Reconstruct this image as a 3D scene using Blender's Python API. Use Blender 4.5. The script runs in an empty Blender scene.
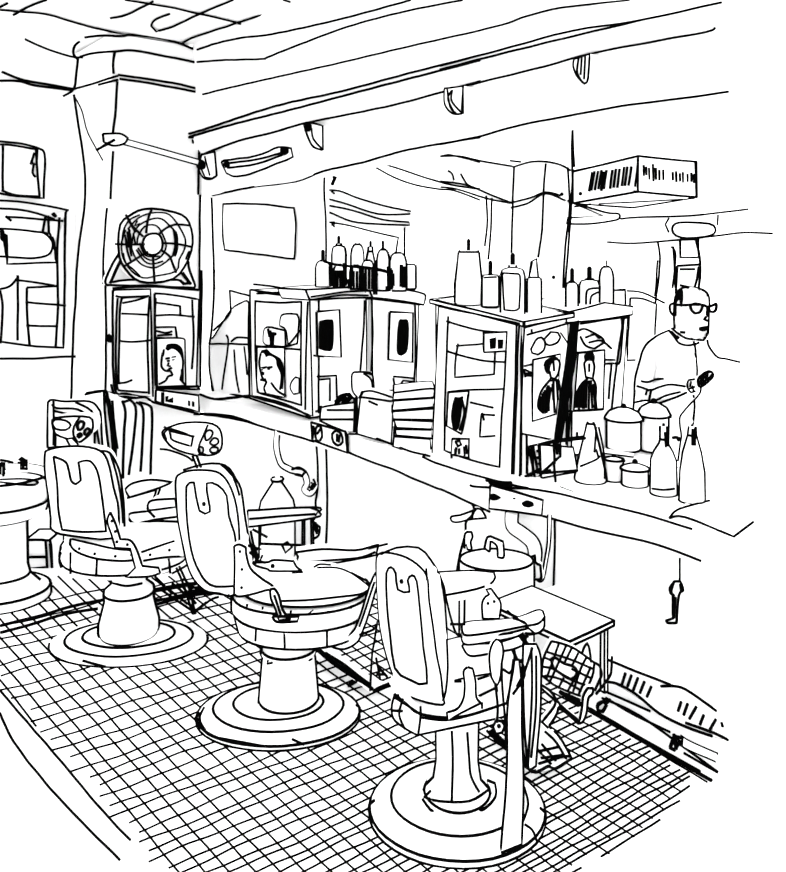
import bpy, bmesh, math, random
from mathutils import Vector
from mathutils.bvhtree import BVHTree

# ---------------------------------------------------------------- camera, sky, light, exposure
SC = bpy.context.scene
COL = SC.collection
EYE = Vector((0.0, 0.0, 2.1))
YAW = math.radians(38.96)
cam = bpy.data.cameras.new('camera')
cam.sensor_fit = 'HORIZONTAL'; cam.sensor_width = 36.0; cam.lens = 815 / 786 * 36
cam.shift_y = -(436 - 250) / 786
cam.clip_start = 0.05; cam.clip_end = 100
camo = bpy.data.objects.new('camera', cam); COL.objects.link(camo)
camo.location = EYE; camo.rotation_euler = (math.pi / 2, 0, -YAW)
SC.camera = camo
W = bpy.data.worlds.new('white_sky'); SC.world = W; W.use_nodes = True
bg = W.node_tree.nodes['Background']; bg.inputs[0].default_value = (1, 1, 1, 1); bg.inputs[1].default_value = 1.0
sun = bpy.data.lights.new('daylight', 'SUN'); sun.energy = 1.0; sun.angle = math.radians(60)
suno = bpy.data.objects.new('daylight', sun); COL.objects.link(suno)
suno.rotation_euler = (math.radians(48), 0, math.radians(-30))
SC.view_settings.view_transform = 'Standard'; SC.view_settings.look = 'None'
SC.view_settings.gamma = 1.0; SC.view_settings.use_curve_mapping = False
SC.view_settings.exposure = 1.45

# ---------------------------------------------------------------- materials
def mat(name, col, rough=0.9, grain=0.03, spec=0.0):
    m = bpy.data.materials.new(name); m.use_nodes = True
    nt = m.node_tree; b = nt.nodes['Principled BSDF']
    b.inputs['Roughness'].default_value = rough
    b.inputs['Specular IOR Level'].default_value = spec
    n = nt.nodes.new('ShaderNodeTexNoise'); n.inputs['Scale'].default_value = 60
    tc = nt.nodes.new('ShaderNodeTexCoord'); nt.links.new(tc.outputs['Object'], n.inputs['Vector'])
    r = nt.nodes.new('ShaderNodeValToRGB')
    r.color_ramp.elements[0].color = (*[max(0, c - grain) for c in col], 1)
    r.color_ramp.elements[1].color = (*col, 1)
    nt.links.new(n.outputs[0], r.inputs[0]); nt.links.new(r.outputs[0], b.inputs['Base Color'])
    return m
PAINT = mat('white_paint', (.9, .9, .9)); ENAMEL = mat('white_enamel', (.92, .92, .92), .6, .02, .1)
LEATHER = mat('white_leather', (.9, .9, .9), .7); CLOTH = mat('white_cloth', (.88, .88, .88), 1, .05)
PLASTER = mat('white_plaster', (.9, .9, .9), 1, .05); SKIN = mat('pale_skin', (.9, .9, .9), .8)
GLASS = mat('milky_glass', (.88, .88, .88), .5, .02, .1); PAPER = mat('white_card', (.92, .92, .92))
TILE = mat('white_floor_tile', (.9, .9, .9), .9, .02)
INK = mat('black_line', (.0008, .0008, .0008), 1, 0)

# ---------------------------------------------------------------- places in the room
FW = Vector((math.sin(YAW), math.cos(YAW), 0)); RT = Vector((math.cos(YAW), -math.sin(YAW), 0)); UP = Vector((0, 0, 1))
def ray(x, y): return FW + RT * ((x - 393) / 815) + UP * ((250 - y) / 815)
def on(p, pl):
    """point of the plane pl on the line of sight p; ('x',v) ('y',v) ('z',v) ('d',depth) ('n',point,yaw)"""
    r = ray(*p); k = pl[0]
    if k == 'x': t = pl[1] / r.x
    elif k == 'y': t = pl[1] / r.y
    elif k == 'z': t = (pl[1] - EYE.z) / r.z
    elif k == 'd': t = pl[1]
    else:
        n = Vector((math.cos(pl[2]), math.sin(pl[2]), 0)); t = (pl[1] - EYE).dot(n) / r.dot(n)
    return EYE + r * t
def dep(v): return (v - EYE).dot(FW)
SHEETS = {'P': (0, 0, 1), '1': (0, 0, 3.007), '2': (180, 0, 2.62), '3': (440, 0, 2.272), '4': (0, 270, 3.023), '5': (190, 270, 3.144),
          '6': (400, 220, 3.115), '7': (560, 260, 2.907), 'a': (0, 380, 2.905), 'b': (140, 400, 3.023), 'c': (180, 540, 3.573),
          'd': (340, 530, 2.548), 'e': (440, 480, 2.905), 'f': (560, 540, 2.628), 'g': (480, 600, 4.357), 'h': (440, 480, 4.846),
          'F': (90, 190, 6.046), 'W': (0, 130, 3.49), 'B': (300, 220, 5.614), 'M': (640, 270, 5.13)}
def T(key, s):
    ox, oy, k = SHEETS[key]
    return [[(ox + float(a.split(',')[0]) / k, oy + float(a.split(',')[1]) / k) for a in q.split()] for q in s.split(';')]
def T1(key, s): return T(key, s)[0]
def smooth(pts, n=4, closed=False):
    if len(pts) < 3: return pts
    out = []; N = len(pts)
    rng = range(N if closed else N - 1)
    for i in rng:
        g = (lambda j: pts[j % N]) if closed else (lambda j: pts[max(0, min(N - 1, j))])
        p0, p1, p2, p3 = g(i - 1), g(i), g(i + 1), g(i + 2)
        for j in range(n):
            t = j / n
            out.append(tuple(.5 * (2 * p1[c] + (p2[c] - p0[c]) * t + (2 * p0[c] - 5 * p1[c] + 4 * p2[c] - p3[c]) * t * t + (3 * p1[c] - p0[c] - 3 * p2[c] + p3[c]) * t ** 3) for c in range(len(p1))))
    if not closed: out.append(tuple(pts[-1]))
    return out
def pen(pts, closed=False, lim=52, n=4):
    """round off the gentle bends of a hand-drawn line and keep its sharp corners"""
    N = len(pts)
    if N < 3: return pts
    def turn(i):
        a, b, c = pts[(i - 1) % N], pts[i % N], pts[(i + 1) % N]
        u = (b[0] - a[0], b[1] - a[1]); v = (c[0] - b[0], c[1] - b[1]); k = math.hypot(*u) * math.hypot(*v)
        return 0 if k < 1e-9 else math.degrees(math.acos(max(-1, min(1, (u[0] * v[0] + u[1] * v[1]) / k))))
    if closed:
        cs = [i for i in range(N) if turn(i) > lim]
        if not cs: return smooth(pts, n, True)
        out = []
        for j, i in enumerate(cs):
            e = cs[(j + 1) % len(cs)]; e = e + N if e <= i else e
            out += smooth([pts[k % N] for k in range(i, e + 1)], n)[:-1]
        return out
    cs = [0] + [i for i in range(1, N - 1) if turn(i) > lim] + [N - 1]; out = []
    for a, b in zip(cs, cs[1:]): out += smooth(pts[a:b + 1], n)[:-1]
    return out + [pts[-1]]
def wob(p, a):
    return Vector((math.sin(p.x * 23 + p.z * 17 + 1) + math.sin(p.y * 31 + 2), math.sin(p.y * 19 + p.z * 27) + math.sin(p.x * 29 + 4), math.sin(p.x * 21 + p.y * 25 + 3) + math.sin(p.z * 33))) * (a * .5)

# ---------------------------------------------------------------- mesh collector
class B:
    def __init__(s, m=None): s.v = []; s.f = []; s.m = []; s.mats = [m or PAINT, INK]
    def face(s, pts, m=0):
        i = len(s.v); s.v += [Vector(p) for p in pts]; s.f.append(list(range(i, i + len(pts)))); s.m.append(m); return s
    def loft(s, rings, closed=True, caps=True, m=0):
        i = len(s.v); n = len(rings[0])
        for r in rings: s.v += [Vector(p) for p in r]
        for a in range(len(rings) - 1):
            for b in range(n if closed else n - 1):
                c = (b + 1) % n
                s.f.append([i + a * n + b, i + a * n + c, i + (a + 1) * n + c, i + (a + 1) * n + b]); s.m.append(m)
        if caps and closed:
            s.f.append([i + b for b in range(n)][::-1]); s.m.append(m)
            s.f.append([i + (len(rings) - 1) * n + b for b in range(n)]); s.m.append(m)
        return s
    def pipe(s, pts, rad, m=0, n=6):
        pts = [Vector(p) for p in pts]
        q = [pts[0]]
        for p in pts[1:]:
            if (p - q[-1]).length > 1e-5: q.append(p)
        pts = q
        if len(pts) < 2: return s
        rings = []; nrm = None
        for i, p in enumerate(pts):
            t = (pts[min(i + 1, len(pts) - 1)] - pts[max(i - 1, 0)])
            if t.length < 1e-7: t = Vector((0, 0, 1))
            t.normalize()
            if nrm is None:
                nrm = t.cross(Vector((0, 0, 1)))
                if nrm.length < .1: nrm = t.cross(Vector((1, 0, 0)))
            else:
                nrm = nrm - t * nrm.dot(t)
                if nrm.length < 1e-4: nrm = t.cross(Vector((.3, .5, 1)))
            nrm.normalize(); b = t.cross(nrm)
            r = rad(p) if callable(rad) else rad
            rings.append([p + (nrm * math.cos(k * 2 * math.pi / n) + b * math.sin(k * 2 * math.pi / n)) * r for k in range(n)])
        return s.loft(rings, m=m)
    def ink(s, pts, w=1.0, closed=False, wb=.55):
        pts = [Vector(p) for p in pts]
        if closed: pts = pts + [pts[0]]
        out = []
        for a, b in zip(pts, pts[1:]):
            d = (a - EYE).length; n = max(1, int((b - a).length / (.035 * d)))
            out += [a.lerp(b, k / n) for k in range(n)]
        out.append(pts[-1])
        out = [p + wob(p, wb * (p - EYE).length / 815) for p in out]
        return s.pipe(out, lambda p: (.35 + .65 * w) * .00145 * (p - EYE).length, m=1, n=6)
    def prism(s, pts, vec, m=0, w=1.0, ang=50, back=True, ink=True):
        pts = [Vector(p) for p in pts]; vec = Vector(vec); bk = [p + vec for p in pts]
        s.loft([pts, bk], m=m)
        if not ink: return s
        s.ink(pts, w, True)
        c = sum(pts, Vector()) / len(pts); u = (c - EYE).normalized()
        if (vec - u * vec.dot(u)).length * 815 / (c - EYE).length < 7: return s
        if back: s.ink(bk, w, True)
        n = len(pts)
        for i in range(n):
            a = pts[i] - pts[i - 1]; b = pts[(i + 1) % n] - pts[i]
            if a.length > 1e-6 and b.length > 1e-6 and math.degrees(a.angle(b)) > ang: s.ink([pts[i], bk[i]], w)
        return s
    def hexa(s, lo, hi, w=1.0, ink=True):
        s.loft([lo, hi])
        if ink:
            s.ink(lo, w, True); s.ink(hi, w, True)
            for a, b in zip(lo, hi): s.ink([a, b], w)
        return s
    def box(s, x0, x1, y0, y1, z0, z1, w=1.0, ink=True):
        q = [(x0, y0), (x1, y0), (x1, y1), (x0, y1)]
        return s.hexa([Vector((*p, z0)) for p in q], [Vector((*p, z1)) for p in q], w, ink)
    def lathe(s, c, prof, rings=(), n=40, ell=1.0, seams=True, w=1.0, m=0, ang=None):
        c = Vector(c); a = -YAW if ang is None else ang
        ux = Vector((math.cos(a), math.sin(a), 0)); uy = Vector((-math.sin(a), math.cos(a), 0))
        def ring(r, z): return [c + ux * (r * math.cos(k * 2 * math.pi / n)) + uy * (r * ell * math.sin(k * 2 * math.pi / n)) + UP * z for k in range(n)]
        R = [ring(max(r, .0005), z) for r, z in prof]
        s.loft(R, m=m)
        for i in rings: s.ink([p + (p - c).normalized() * (.0004 * (p - EYE).length) for p in R[i]], w * 1.1, True, .3)
        if seams and m == 0:
            to = Vector((EYE.x - c.x, EYE.y - c.y, 0)); D = to.length; to.normalize(); sd = to.cross(UP)
            for sg in (-1, 1):
                L = []
                for r, z in prof:
                    best = max(ring(r, z), key=lambda p: (p - c).dot(sd) * sg + .02 * (p - c).dot(to) / 1)
                    L.append(best)
                L = [p + sd * (sg * .0008 * D) for p in L]
                for (r0, z0), (r1, z1), p, q in zip(prof, prof[1:], L, L[1:]):
                    if max(r0, r1) < .09 or abs(z1 - z0) > abs(r1 - r0) * .45: s.ink([p, q], w * 1.3)
        return s
    def ball(s, c, r, rz=None, w=1.0, m=0, squash=1.0):
        c = Vector(c); rz = rz or r; n = 20
        s.loft([[c + Vector((r * math.sin(t) * math.cos(k * 2 * math.pi / n), squash * r * math.sin(t) * math.sin(k * 2 * math.pi / n), rz * math.cos(t))) for k in range(n)] for t in [.02 + i * (math.pi - .04) / 10 for i in range(11)]], m=m)
        if m == 0:
            to = (EYE - c).normalized(); sd = to.cross(UP).normalized(); u = sd.cross(to)
            s.ink([c + sd * (r * math.cos(k * .3142)) + u * (rz * math.sin(k * .3142)) for k in range(20)], w, True)
        return s
    def hose(s, pts, r, w=1.0):
        """round white pipe with a dark line along either side"""
        pts = [Vector(p) for p in pts]; s.pipe(pts, r, 0, 8)
        for sg in (-1, 1):
            L = []
            for i, p in enumerate(pts):
                t = pts[min(i + 1, len(pts) - 1)] - pts[max(i - 1, 0)]; c = t.cross(EYE - p)
                L.append(p + c.normalized() * (r * sg) if c.length > 1e-8 else p)
            s.ink(L, w)
        return s
    def draw(s, key, txt, d=None, w=1.0, pl=None, sm=0, cast=True):
        """dark lines drawn on the surface of this piece"""
        tree = BVHTree.FromPolygons(s.v, [f for f, m in zip(s.f, s.m) if m == 0]) if cast and not pl and any(m == 0 for m in s.m) else None
        for q in T(key, txt):
            q = smooth(q, sm) if sm else pen(q)
            pts = []
            for a, b in zip(q, q[1:]):
                n = max(1, int(math.hypot(b[0] - a[0], b[1] - a[1]) / 5)); pts += [(a[0] + (b[0] - a[0]) * k / n, a[1] + (b[1] - a[1]) * k / n) for k in range(n)]
            pts.append(q[-1])
            runs = [[]]; last = None
            for p in pts:
                h = None
                if pl: h = on(p, pl)
                else:
                    if tree:
                        h = tree.ray_cast(EYE, ray(*p).normalized())[0]
                    if h is None and d: h = on(p, ('d', d))
                if h is None: last = None; continue
                h = h + (EYE - h) * .0011
                if last is not None and (h - last).length > max(.16, .07 * (h - EYE).length): runs.append([])
                if last is None: runs.append([])
                runs[-1].append(h); last = h
            for r in runs:
                if len(r) > 1: s.ink(r, w, wb=.25)
        return s
    def blot(s, key, txt, pl, th=.004):
        for q in T(key, txt):
            pts = [on(p, pl) for p in pen(q, True, 70)]; c = sum(pts, Vector()) / len(pts); t = (EYE - c).normalized() * th
            s.prism(pts, t, m=1, ink=False)
        return s
    def dots(s, key, txt, pl, px=1.6):
        for p in T1(key, txt):
            c = on(p, pl); r = px * (c - EYE).length / 815
            s.loft([[c + Vector((r * math.sin(t) * math.cos(k), r * math.sin(t) * math.sin(k), r * math.cos(t))) for k in [j * .785 for j in range(8)]] for t in (.1, .8, 1.57, 2.3, 3.04)], m=1)
        return s
    def build(s, name, parent=None, label=None, cat=None, group=None, kind=None):
        xs = [v.x for v in s.v]; ys = [v.y for v in s.v]; zs = [v.z for v in s.v]
        o0 = Vector(((min(xs) + max(xs)) / 2, (min(ys) + max(ys)) / 2, min(zs)))
        me = bpy.data.meshes.new(name); me.from_pydata([v - o0 for v in s.v], [], s.f)
        for m in s.mats: me.materials.append(m)
        me.polygons.foreach_set('material_index', s.m)
        bm = bmesh.new(); bm.from_mesh(me); bmesh.ops.recalc_face_normals(bm, faces=bm.faces); bm.to_mesh(me); bm.free()
        o = bpy.data.objects.new(name, me); COL.objects.link(o)
        wp = Vector((0, 0, 0)); q = parent
        while q: wp += Vector(q.location); q = q.parent
        o.location = o0 - wp
        if parent: o.parent = parent
        if label: o['label'] = label
        if cat: o['category'] = cat
        if group: o['group'] = group
        if kind: o['kind'] = kind
        return o
def thing(name, label, cat, loc, group=None):
    o = bpy.data.objects.new(name, None); COL.objects.link(o); o.location = Vector(loc); o.empty_display_size = .1
    o['label'] = label; o['category'] = cat
    if group: o['group'] = group
    return o
def struct(b, name): return b.build(name, kind='structure')
def pp(key, s, pl, sm=0):
    q = T1(key, s)
    q = smooth(q, sm, True) if sm else pen(q, True)
    return [on(p, pl) for p in q]
def zc(Y): return .905 + (6.05 - Y) * .0168
def onc(p):
    """point of the (slightly sloping) counter top"""
    z = .95
    for _ in range(6): v = on(p, ('z', z)); z = zc(v.y)
    return v

# ---------------------------------------------------------------- floor
rnd = random.Random(4)
fb = B(TILE)
fb.face([(-.6, .5, 0), (3.6, .5, 0), (3.6, 8.2, 0), (-.6, 8.2, 0)])
REG = [(-30, 612), (60, 575), (230, 568), (330, 590), (480, 600), (560, 640), (560, 680), (588, 709), (714, 780), (690, 800), (655, 840), (590, 872), (560, 900), (230, 900), (150, 868), (0, 696), (-30, 660)]
def inside(x, y):
    c = False; n = len(REG)
    for i in range(n):
        x1, y1 = REG[i]; x2, y2 = REG[i - 1]
        if (y1 > y) != (y2 > y) and x < (x2 - x1) * (y - y1) / (y2 - y1) + x1: c = not c
    return c
def gridline(f, t0, t1, step, w):
    run = []; ph = rnd.random() * 6; cut = rnd.uniform(0, 9)
    def flush():
        nonlocal run
        if len(run) > 3:
            fb.ink([on(p, ('z', .001)) for p in run], w, wb=.2)
        run = []
    t = t0
    while t <= t1:
        x, y = f(t); y += 1.3 * math.sin(x * .035 + ph) + .5 * math.sin(x * .11 + ph * 2)
        if inside(x, y) and inside(x + cut * .7, y + cut) and inside(x - cut, y + cut * .4): run.append((x, y))
        else: flush()
        t += step
    flush()
for k in range(-4, 48):                                   # joints running along the mirror wall
    x0 = 118 + k * 25 + rnd.uniform(-2.5, 2.5); VX, VY = -480, 90
    gridline(lambda t: (VX + (x0 - VX) * t, VY + (860 - VY) * t), .55, 1.06, .012, .62)
for k in range(52):                                   # joints running across the room
    y0 = 598 + k * 12.6 + rnd.uniform(-1.5, 1.5); VX2, VY2 = 1700, 200
    gridline(lambda t: (60 + (VX2 - 60) * t, y0 + (VY2 - y0) * t), -.06, .5, .006, .68)
fb.draw('P', '0,690 22,716 60,760 100,808 130,840; 0,713 14,742 45,782 80,820 120,860', pl=('z', .001), w=.8)
fb.draw('P', '0,626 40,616 70,607 108,599; 0,633 30,625 66,614 98,609; 148,607 190,596 240,590', pl=('z', .002), w=1.5)
fb.draw('P', '590,710 640,740 712,781; 590,709 650,744 700,772', pl=('z', .002), w=1.5)
fb.draw('P', '560,693 590,709', pl=('z', .002), w=1.2)
struct(fb, 'floor')

# ---------------------------------------------------------------- room shell
XW = 3.05
def px_z(p, X): return on(p, ('x', X)).z
wb = B(PLASTER)                                       # knee wall under the counter
wb.loft([[Vector((3.08, 1.3, 0)), Vector((3.2, 1.3, 0)), Vector((3.2, 6.35, 0)), Vector((3.08, 6.35, 0))],
         [Vector((3.08, 1.3, zc(1.3) - .1)), Vector((3.2, 1.3, zc(1.3) - .1)), Vector((3.2, 6.35, zc(6.35) - .1)), Vector((3.08, 6.35, zc(6.35) - .1))]])
wb.draw('P', '602,698 640,716 690,752 718,772; 600,689 650,711', pl=('x', 3.078), w=.8)
wb.draw('b', '533,130 538,250 530,310 535,330; 562,140 566,300 562,460', pl=('x', 3.078))
wb.draw('e', '333,115 332,250 327,350; 318,105 312,215', pl=('x', 3.078))
struct(wb, 'wall_right')

# beam over the mirror with its mouldings, running from the column towards the front
prof = [(2.98, (197, 50), (409, 0)), (2.99, (197, 62), (480, 0)), (3.0, (203, 94), (610, 0)), (2.96, (187, 137), (722, 2)), (2.965, (188, 141), (722, 7)), (3.05, (205, 153), (728, 24)), (3.05, (212, 195), (728, 92))]
ra, rb = [], []
for X, p, q in prof:
    a = on(p, ('x', X)); b = on(q, ('x', X)); k = (b.z - a.z) / (b.y - a.y)
    ra.append(Vector((X, 6.35, a.z + k * (6.35 - a.y)))); rb.append(Vector((X, 1.55, a.z + k * (1.55 - a.y))))
cb = B(PLASTER)
ta = [Vector((3.2, 6.35, ra[-1].z)), Vector((3.2, 6.35, 3.9)), Vector((2.98, 6.35, 3.9))]
tb = [Vector((3.2, 1.55, rb[-1].z)), Vector((3.2, 1.55, 3.9)), Vector((2.98, 1.55, 3.9))]
cb.loft([ra + ta, rb + tb])
cb.draw('2', '45,130 100,112 170,98 240,90 420,50 605,0', w=.85)
cb.draw('2', '45,163 120,157 215,155 230,150 300,122 440,70 590,30 740,0', w=.8)
cb.draw('2', '60,247 150,225 330,185 420,165 600,122 786,80; 786,80 860,60 910,42 1000,20 1180,0', w=.85)
cb.draw('2', '15,352 60,340 250,278 420,240 600,192 786,145; 20,360 130,328 300,285 500,232 786,158; 15,352 20,360 33,360', w=1.05, pl=('x', 2.952))
cb.draw('3', '0,150 150,110 300,70 450,47 640,5; 0,158 140,122 320,78 460,45', w=.95, pl=('x', 2.952))
cb.draw('2', '33,365 36,385 42,405; 60,405 150,370 240,348 330,322 480,292 600,265 786,212', w=.95)
cb.draw('3', '0,210 90,187 240,150 340,122 480,95 605,72 625,62', w=.95)
cb.draw('2', '85,512 190,490 305,475 375,448 480,425 600,392 786,360', w=1.05)
cb.draw('3', '0,328 90,310 180,285 300,262 420,240 540,225 655,209', w=1.05)
struct(cb, 'ceiling_beam')
ceil = B(PLASTER)
ceil.prism([Vector(p) for p in ((-.8, 2.0, 3.82), (2.98, 2.0, 3.82), (2.98, 7.23, 3.82), (-.8, 7.23, 3.82))], (0, 0, .05), ink=False)
ceil.draw('1', '0,30 60,35 140,43 250,75 365,103; 375,0 500,20 600,42 700,65 786,95; 40,45 90,18 140,0; 332,55 380,45 460,5; 510,42 465,60 455,78 470,95 520,80 600,42 700,0; 0,22 22,10', w=.8, pl=('z', 3.81))
ceil.draw('2', '5,115 30,100 120,70 230,35 380,0; 200,79 235,88 245,80; 270,0 340,20', w=.75, pl=('z', 3.81))
struct(ceil, 'ceiling')

# column with its crown
col = B(PLASTER)
col.box(2.30, 3.05, 6.35, 7.22, 0, 3.80, ink=False)
PY = ('y', 6.345)
col.draw('1', '255,112 300,107 365,108 400,105 500,118 590,150; 240,125 225,138 220,160 235,180; 240,170 280,160 350,155 400,152 500,170 600,190; 595,152 600,182', pl=PY)
col.draw('1', '235,170 230,220 222,268 190,290; 222,268 290,248 355,228; 295,255 355,240; 345,158 340,190 342,222; 355,225 430,236 520,250 600,268; 360,237 460,252 600,278', pl=PY)
col.draw('1', '75,118 150,150 215,170 250,172; 78,118 75,118', pl=('y', 7.0), w=.8)
col.draw('1', '590,190 592,270 600,275 602,310; 598,192 600,262', pl=PY, w=1.2)
col.draw('1', '222,285 232,350 248,450 257,550 252,640 235,760 228,872', pl=PY)
col.draw('1', '353,245 348,330 340,400; 340,455 332,600; 322,625 312,750 310,872', pl=PY)
col.draw('1', '606,300 600,400 596,585; 602,585 600,872; 636,585 640,700 645,872; 612,307 605,298', pl=PY)
col.draw('1', '222,288 245,330 265,400 310,483', pl=PY, w=.4)
col.draw('4', '232,0 228,100 222,180 218,300 215,390; 312,0 320,60 318,200 315,380; 610,0 610,100 606,240 600,360; 648,0 646,90 640,180 632,225', pl=PY)
struct(col, 'wall_column')

bw = B(PLASTER)
bw.prism([Vector(p) for p in ((-.8, 7.23, 0), (2.6, 7.23, 0), (2.6, 7.23, 3.82), (-.8, 7.23, 3.82))], (0, .06, 0), ink=False)
bw.draw('1', '0,243 60,245 110,258 220,272; 5,215 60,238 120,250 222,268', pl=('y', 7.225))
bw.draw('4', '0,268 100,268 200,262 245,262', pl=('y', 7.225))
struct(bw, 'wall_back')

# stretch of wall between the column and the mirror
mw = B(PLASTER)
q = pp('P', '212,160 324,150 324,420 212,420', ('x', 3.72))
mw.prism(q, (.05, 0, 0), ink=False)
mw.draw('P', '325,168 324,190 326,235 325,296', pl=('x', 3.715))
struct(mw, 'wall_mirror')

# ---------------------------------------------------------------- counter
ct = B(ENAMEL)
YS = [6.34, 5.6, 4.8, 4.0, 3.2, 2.6, 2.1, 1.72]
ct.loft([[Vector((3.0, Y, zc(Y))), Vector((3.99, Y, zc(Y))), Vector((3.99, Y, zc(Y) - .06)), Vector((3.21, Y, zc(Y) - .13)), Vector((3.0, Y, zc(Y) - .13))] for Y in YS])
ct.prism(pp('4', '318,374 470,384 600,376 603,434 520,414 440,387', ('y', 6.05)), (0, .2, 0), ink=False)
ct.draw('4', '255,377 300,368 325,370; 315,378 325,385 400,388 440,385 465,400 520,415 600,435', pl=('y', 6.045))
ct.draw('4', '605,376 650,390 700,388 750,380; 603,434 700,442 786,472', pl=('x', 2.999))
ct.draw('5', '80,405 140,400 200,397 300,422 375,460; 0,452 60,456 120,465 180,478 250,500 330,522 390,540', pl=('x', 2.999), w=.95)
ct.draw('5', '500,515 560,520 640,550 700,572 755,585; 495,572 560,600 640,628 710,660 786,690', pl=('x', 2.999), w=.95)
ct.draw('P', '440,489 470,503 490,512; 470,485 480,487 540,490 600,504 639,513 692,529; 540,515 570,524 605,533 640,540 673,550 701,561', pl=('x', 2.999), w=1.0)
ct.draw('6', '75,740 110,755 200,785 350,825 400,835; 80,730 70,740', pl=('x', 2.999), w=.9)
ct.draw('7', '0,660 38,675; 340,605 410,620 475,635; 430,680 460,690 515,710; 460,685 478,688; 410,725 430,705 435,700', pl=('z', .962), w=.8)
ct.build('counter', label='long white counter running along the mirror wall from the column to the front', cat='counter')

def cbox(near, dn, left, right, XL=None, YR=None):
    """eight corners of a right-angled case: near upright edge, far end of its long side, far end of its short side"""
    c = on((near[0], near[2]), ('d', dn)); Xc, Yc = c.x, c.y
    n0, n1 = c, on((near[0], near[1]), ('x', Xc))
    l0, l1 = on((left[0], left[2]), ('x', Xc)), on((left[0], left[1]), ('x', Xc))
    r0, r1 = on((right[0], right[2]), ('y', Yc)), on((right[0], right[1]), ('y', Yc))
    f0 = l0 + r0 - n0; f1 = l1 + r1 - n1
    return [n0, r0, f0, l0], [n1, r1, f1, l1]

# ---------------------------------------------------------------- barber chairs
def oval(b, c, a, ell, zs, rings, seams=True): return b.lathe(c, zs, rings, ell=ell, seams=seams)
def slab(key, s, pl, vec, m, strokes='', w=1.0, sm=0, ang=200, d=None, dots=None, back=False):
    b = B(m); q = pp(key, s, pl, sm); b.prism(q, vec, w=w, ang=ang, back=back)
    pl2 = pl
    if strokes: b.draw(key, strokes, pl=pl, w=w * .9)
    if dots: b.dots(key, dots, pl)
    return b
def fwd(y): return Vector((math.cos(y), math.sin(y), 0))

# --- nearest chair
c3 = on((457, 812), ('z', 0)); D3 = dep(c3)
t = thing('barber_chair', 'barber chair nearest to us, with a strop hanging from its arm and no headrest', 'barber chair', c3, 'barber chairs along the counter')
b = B(ENAMEL); b.lathe(c3, [(.325, 0), (.325, .025), (.305, .04), (.245, .06), (.225, .065), (.15, .075), (.13, .08)], (0, 1, 3), ell=.86)
b.draw('d', '60,755 45,770 65,795; 80,680 95,672; 470,655 480,700 465,745; 470,750 490,765 500,790', w=.9); b.build('base', t)
b = B(ENAMEL); b.lathe(c3, [(.12, .08), (.115, .10), (.085, .13), (.075, .2), (.078, .42)], (0,))
b.draw('d', '285,512 287,600 285,690; 325,515 330,590 335,630 355,668; 210,685 240,720 300,732 360,715 395,680 395,645 375,637; 230,665 215,680 250,690 330,690 380,660', d=D3 - .1); b.build('pedestal', t)
b = slab('d', '138,418 170,445 205,470 300,478 402,450 470,425 470,460 405,480 300,502 215,520 192,521 140,488 130,455', ('d', 2.86), FW * .4, LEATHER)
b.draw('d', '135,425 160,440 205,470; 160,430 150,470 165,508; 205,450 205,478 200,520; 135,428 150,420; 205,478 270,485 340,470 400,450; 362,455 362,440; 130,460 160,462', pl=('d', 2.857), w=.95); b.build('seat_frame', t)
b = slab('d', '205,425 280,385 380,365 400,400 400,440 300,470 210,462', ('d', 2.95), FW * .3, LEATHER, w=.6)
b.draw('d', '280,385 310,385; 350,380 380,370; 350,425 400,400; 205,440 270,455 300,452; 215,450 230,452', pl=('d', 2.947), w=.9); b.build('seat_cushion', t)
bk3 = on((415, 630), ('x', 1.9))
b = slab('d', '98,62 93,100 96,190 108,280 128,350 155,405 200,432 262,445 262,420 258,370 248,320 240,270 228,180 224,125 205,95 170,70 130,60', ('x', 1.9), (.055, 0, 0), LEATHER, sm=3, d=2.9)
b.draw('d', '118,170 118,110 130,95 142,110 147,152 177,157 172,128 183,115 195,130 203,200 212,300 222,391 175,380 140,352 128,270 120,200 118,160; 220,98 222,128', pl=('x', 1.898), sm=2)
b.draw('d', '105,62 145,45 200,45 230,75 255,120 268,190 272,280 275,350 270,410 262,435', d=2.93, sm=2, w=.9)
b.dots('d', '157,131', ('x', 1.897), 2.4); b.build('backrest', t)
b = B(LEATHER); q = pp('d', '252,108 330,104 392,110 396,120 385,135 345,152 268,166 262,140', ('z', .75)); b.prism(q, (0, 0, -.03)); 
b.draw('d', '272,180 320,165 380,152; 393,125 375,150 385,152; 318,168 316,235', d=3.35, cast=False); b.build('armrest', t, label='far armrest')
b = B(LEATHER); q = pp('d', '310,240 335,232 440,225 500,205 518,207 522,220 505,238 470,246 440,252 380,262 325,268 312,258', ('z', .69)); b.prism(q, (0, 0, -.035))
b.draw('d', '522,222 520,248 505,262 470,262; 430,262 480,250 495,262; 440,225 470,235 478,248; 425,205 440,218 470,238', d=2.95, cast=False); b.build('armrest', t, label='near armrest')
b = slab('d', '362,225 360,190 368,172 380,165 372,152 385,150 398,168 410,188 405,225', ('d', 3.08), FW * .05, ENAMEL, d=3.1, dots='377,187 393,182'); b.build('arm_post', t)
b = slab('d', '313,300 322,292 400,288 460,270 468,275 465,295 440,305 400,312 345,322 325,318', ('d', 3.02), FW * .06, ENAMEL)
b.draw('d', '300,265 330,275 440,262; 270,170 280,215 295,262 310,270; 280,240 320,240', d=3.02, cast=False); b.build('arm_rail', t)
b = slab('d', '315,360 325,348 338,352 345,385 348,425 360,440 330,455 300,470 275,485 272,465 300,455 315,430 318,395', ('d', 2.72), FW * .03, ENAMEL, d=2.7); b.build('lever', t, label='white foot-shaped lever beside the seat')
b = B(ENAMEL)
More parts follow.
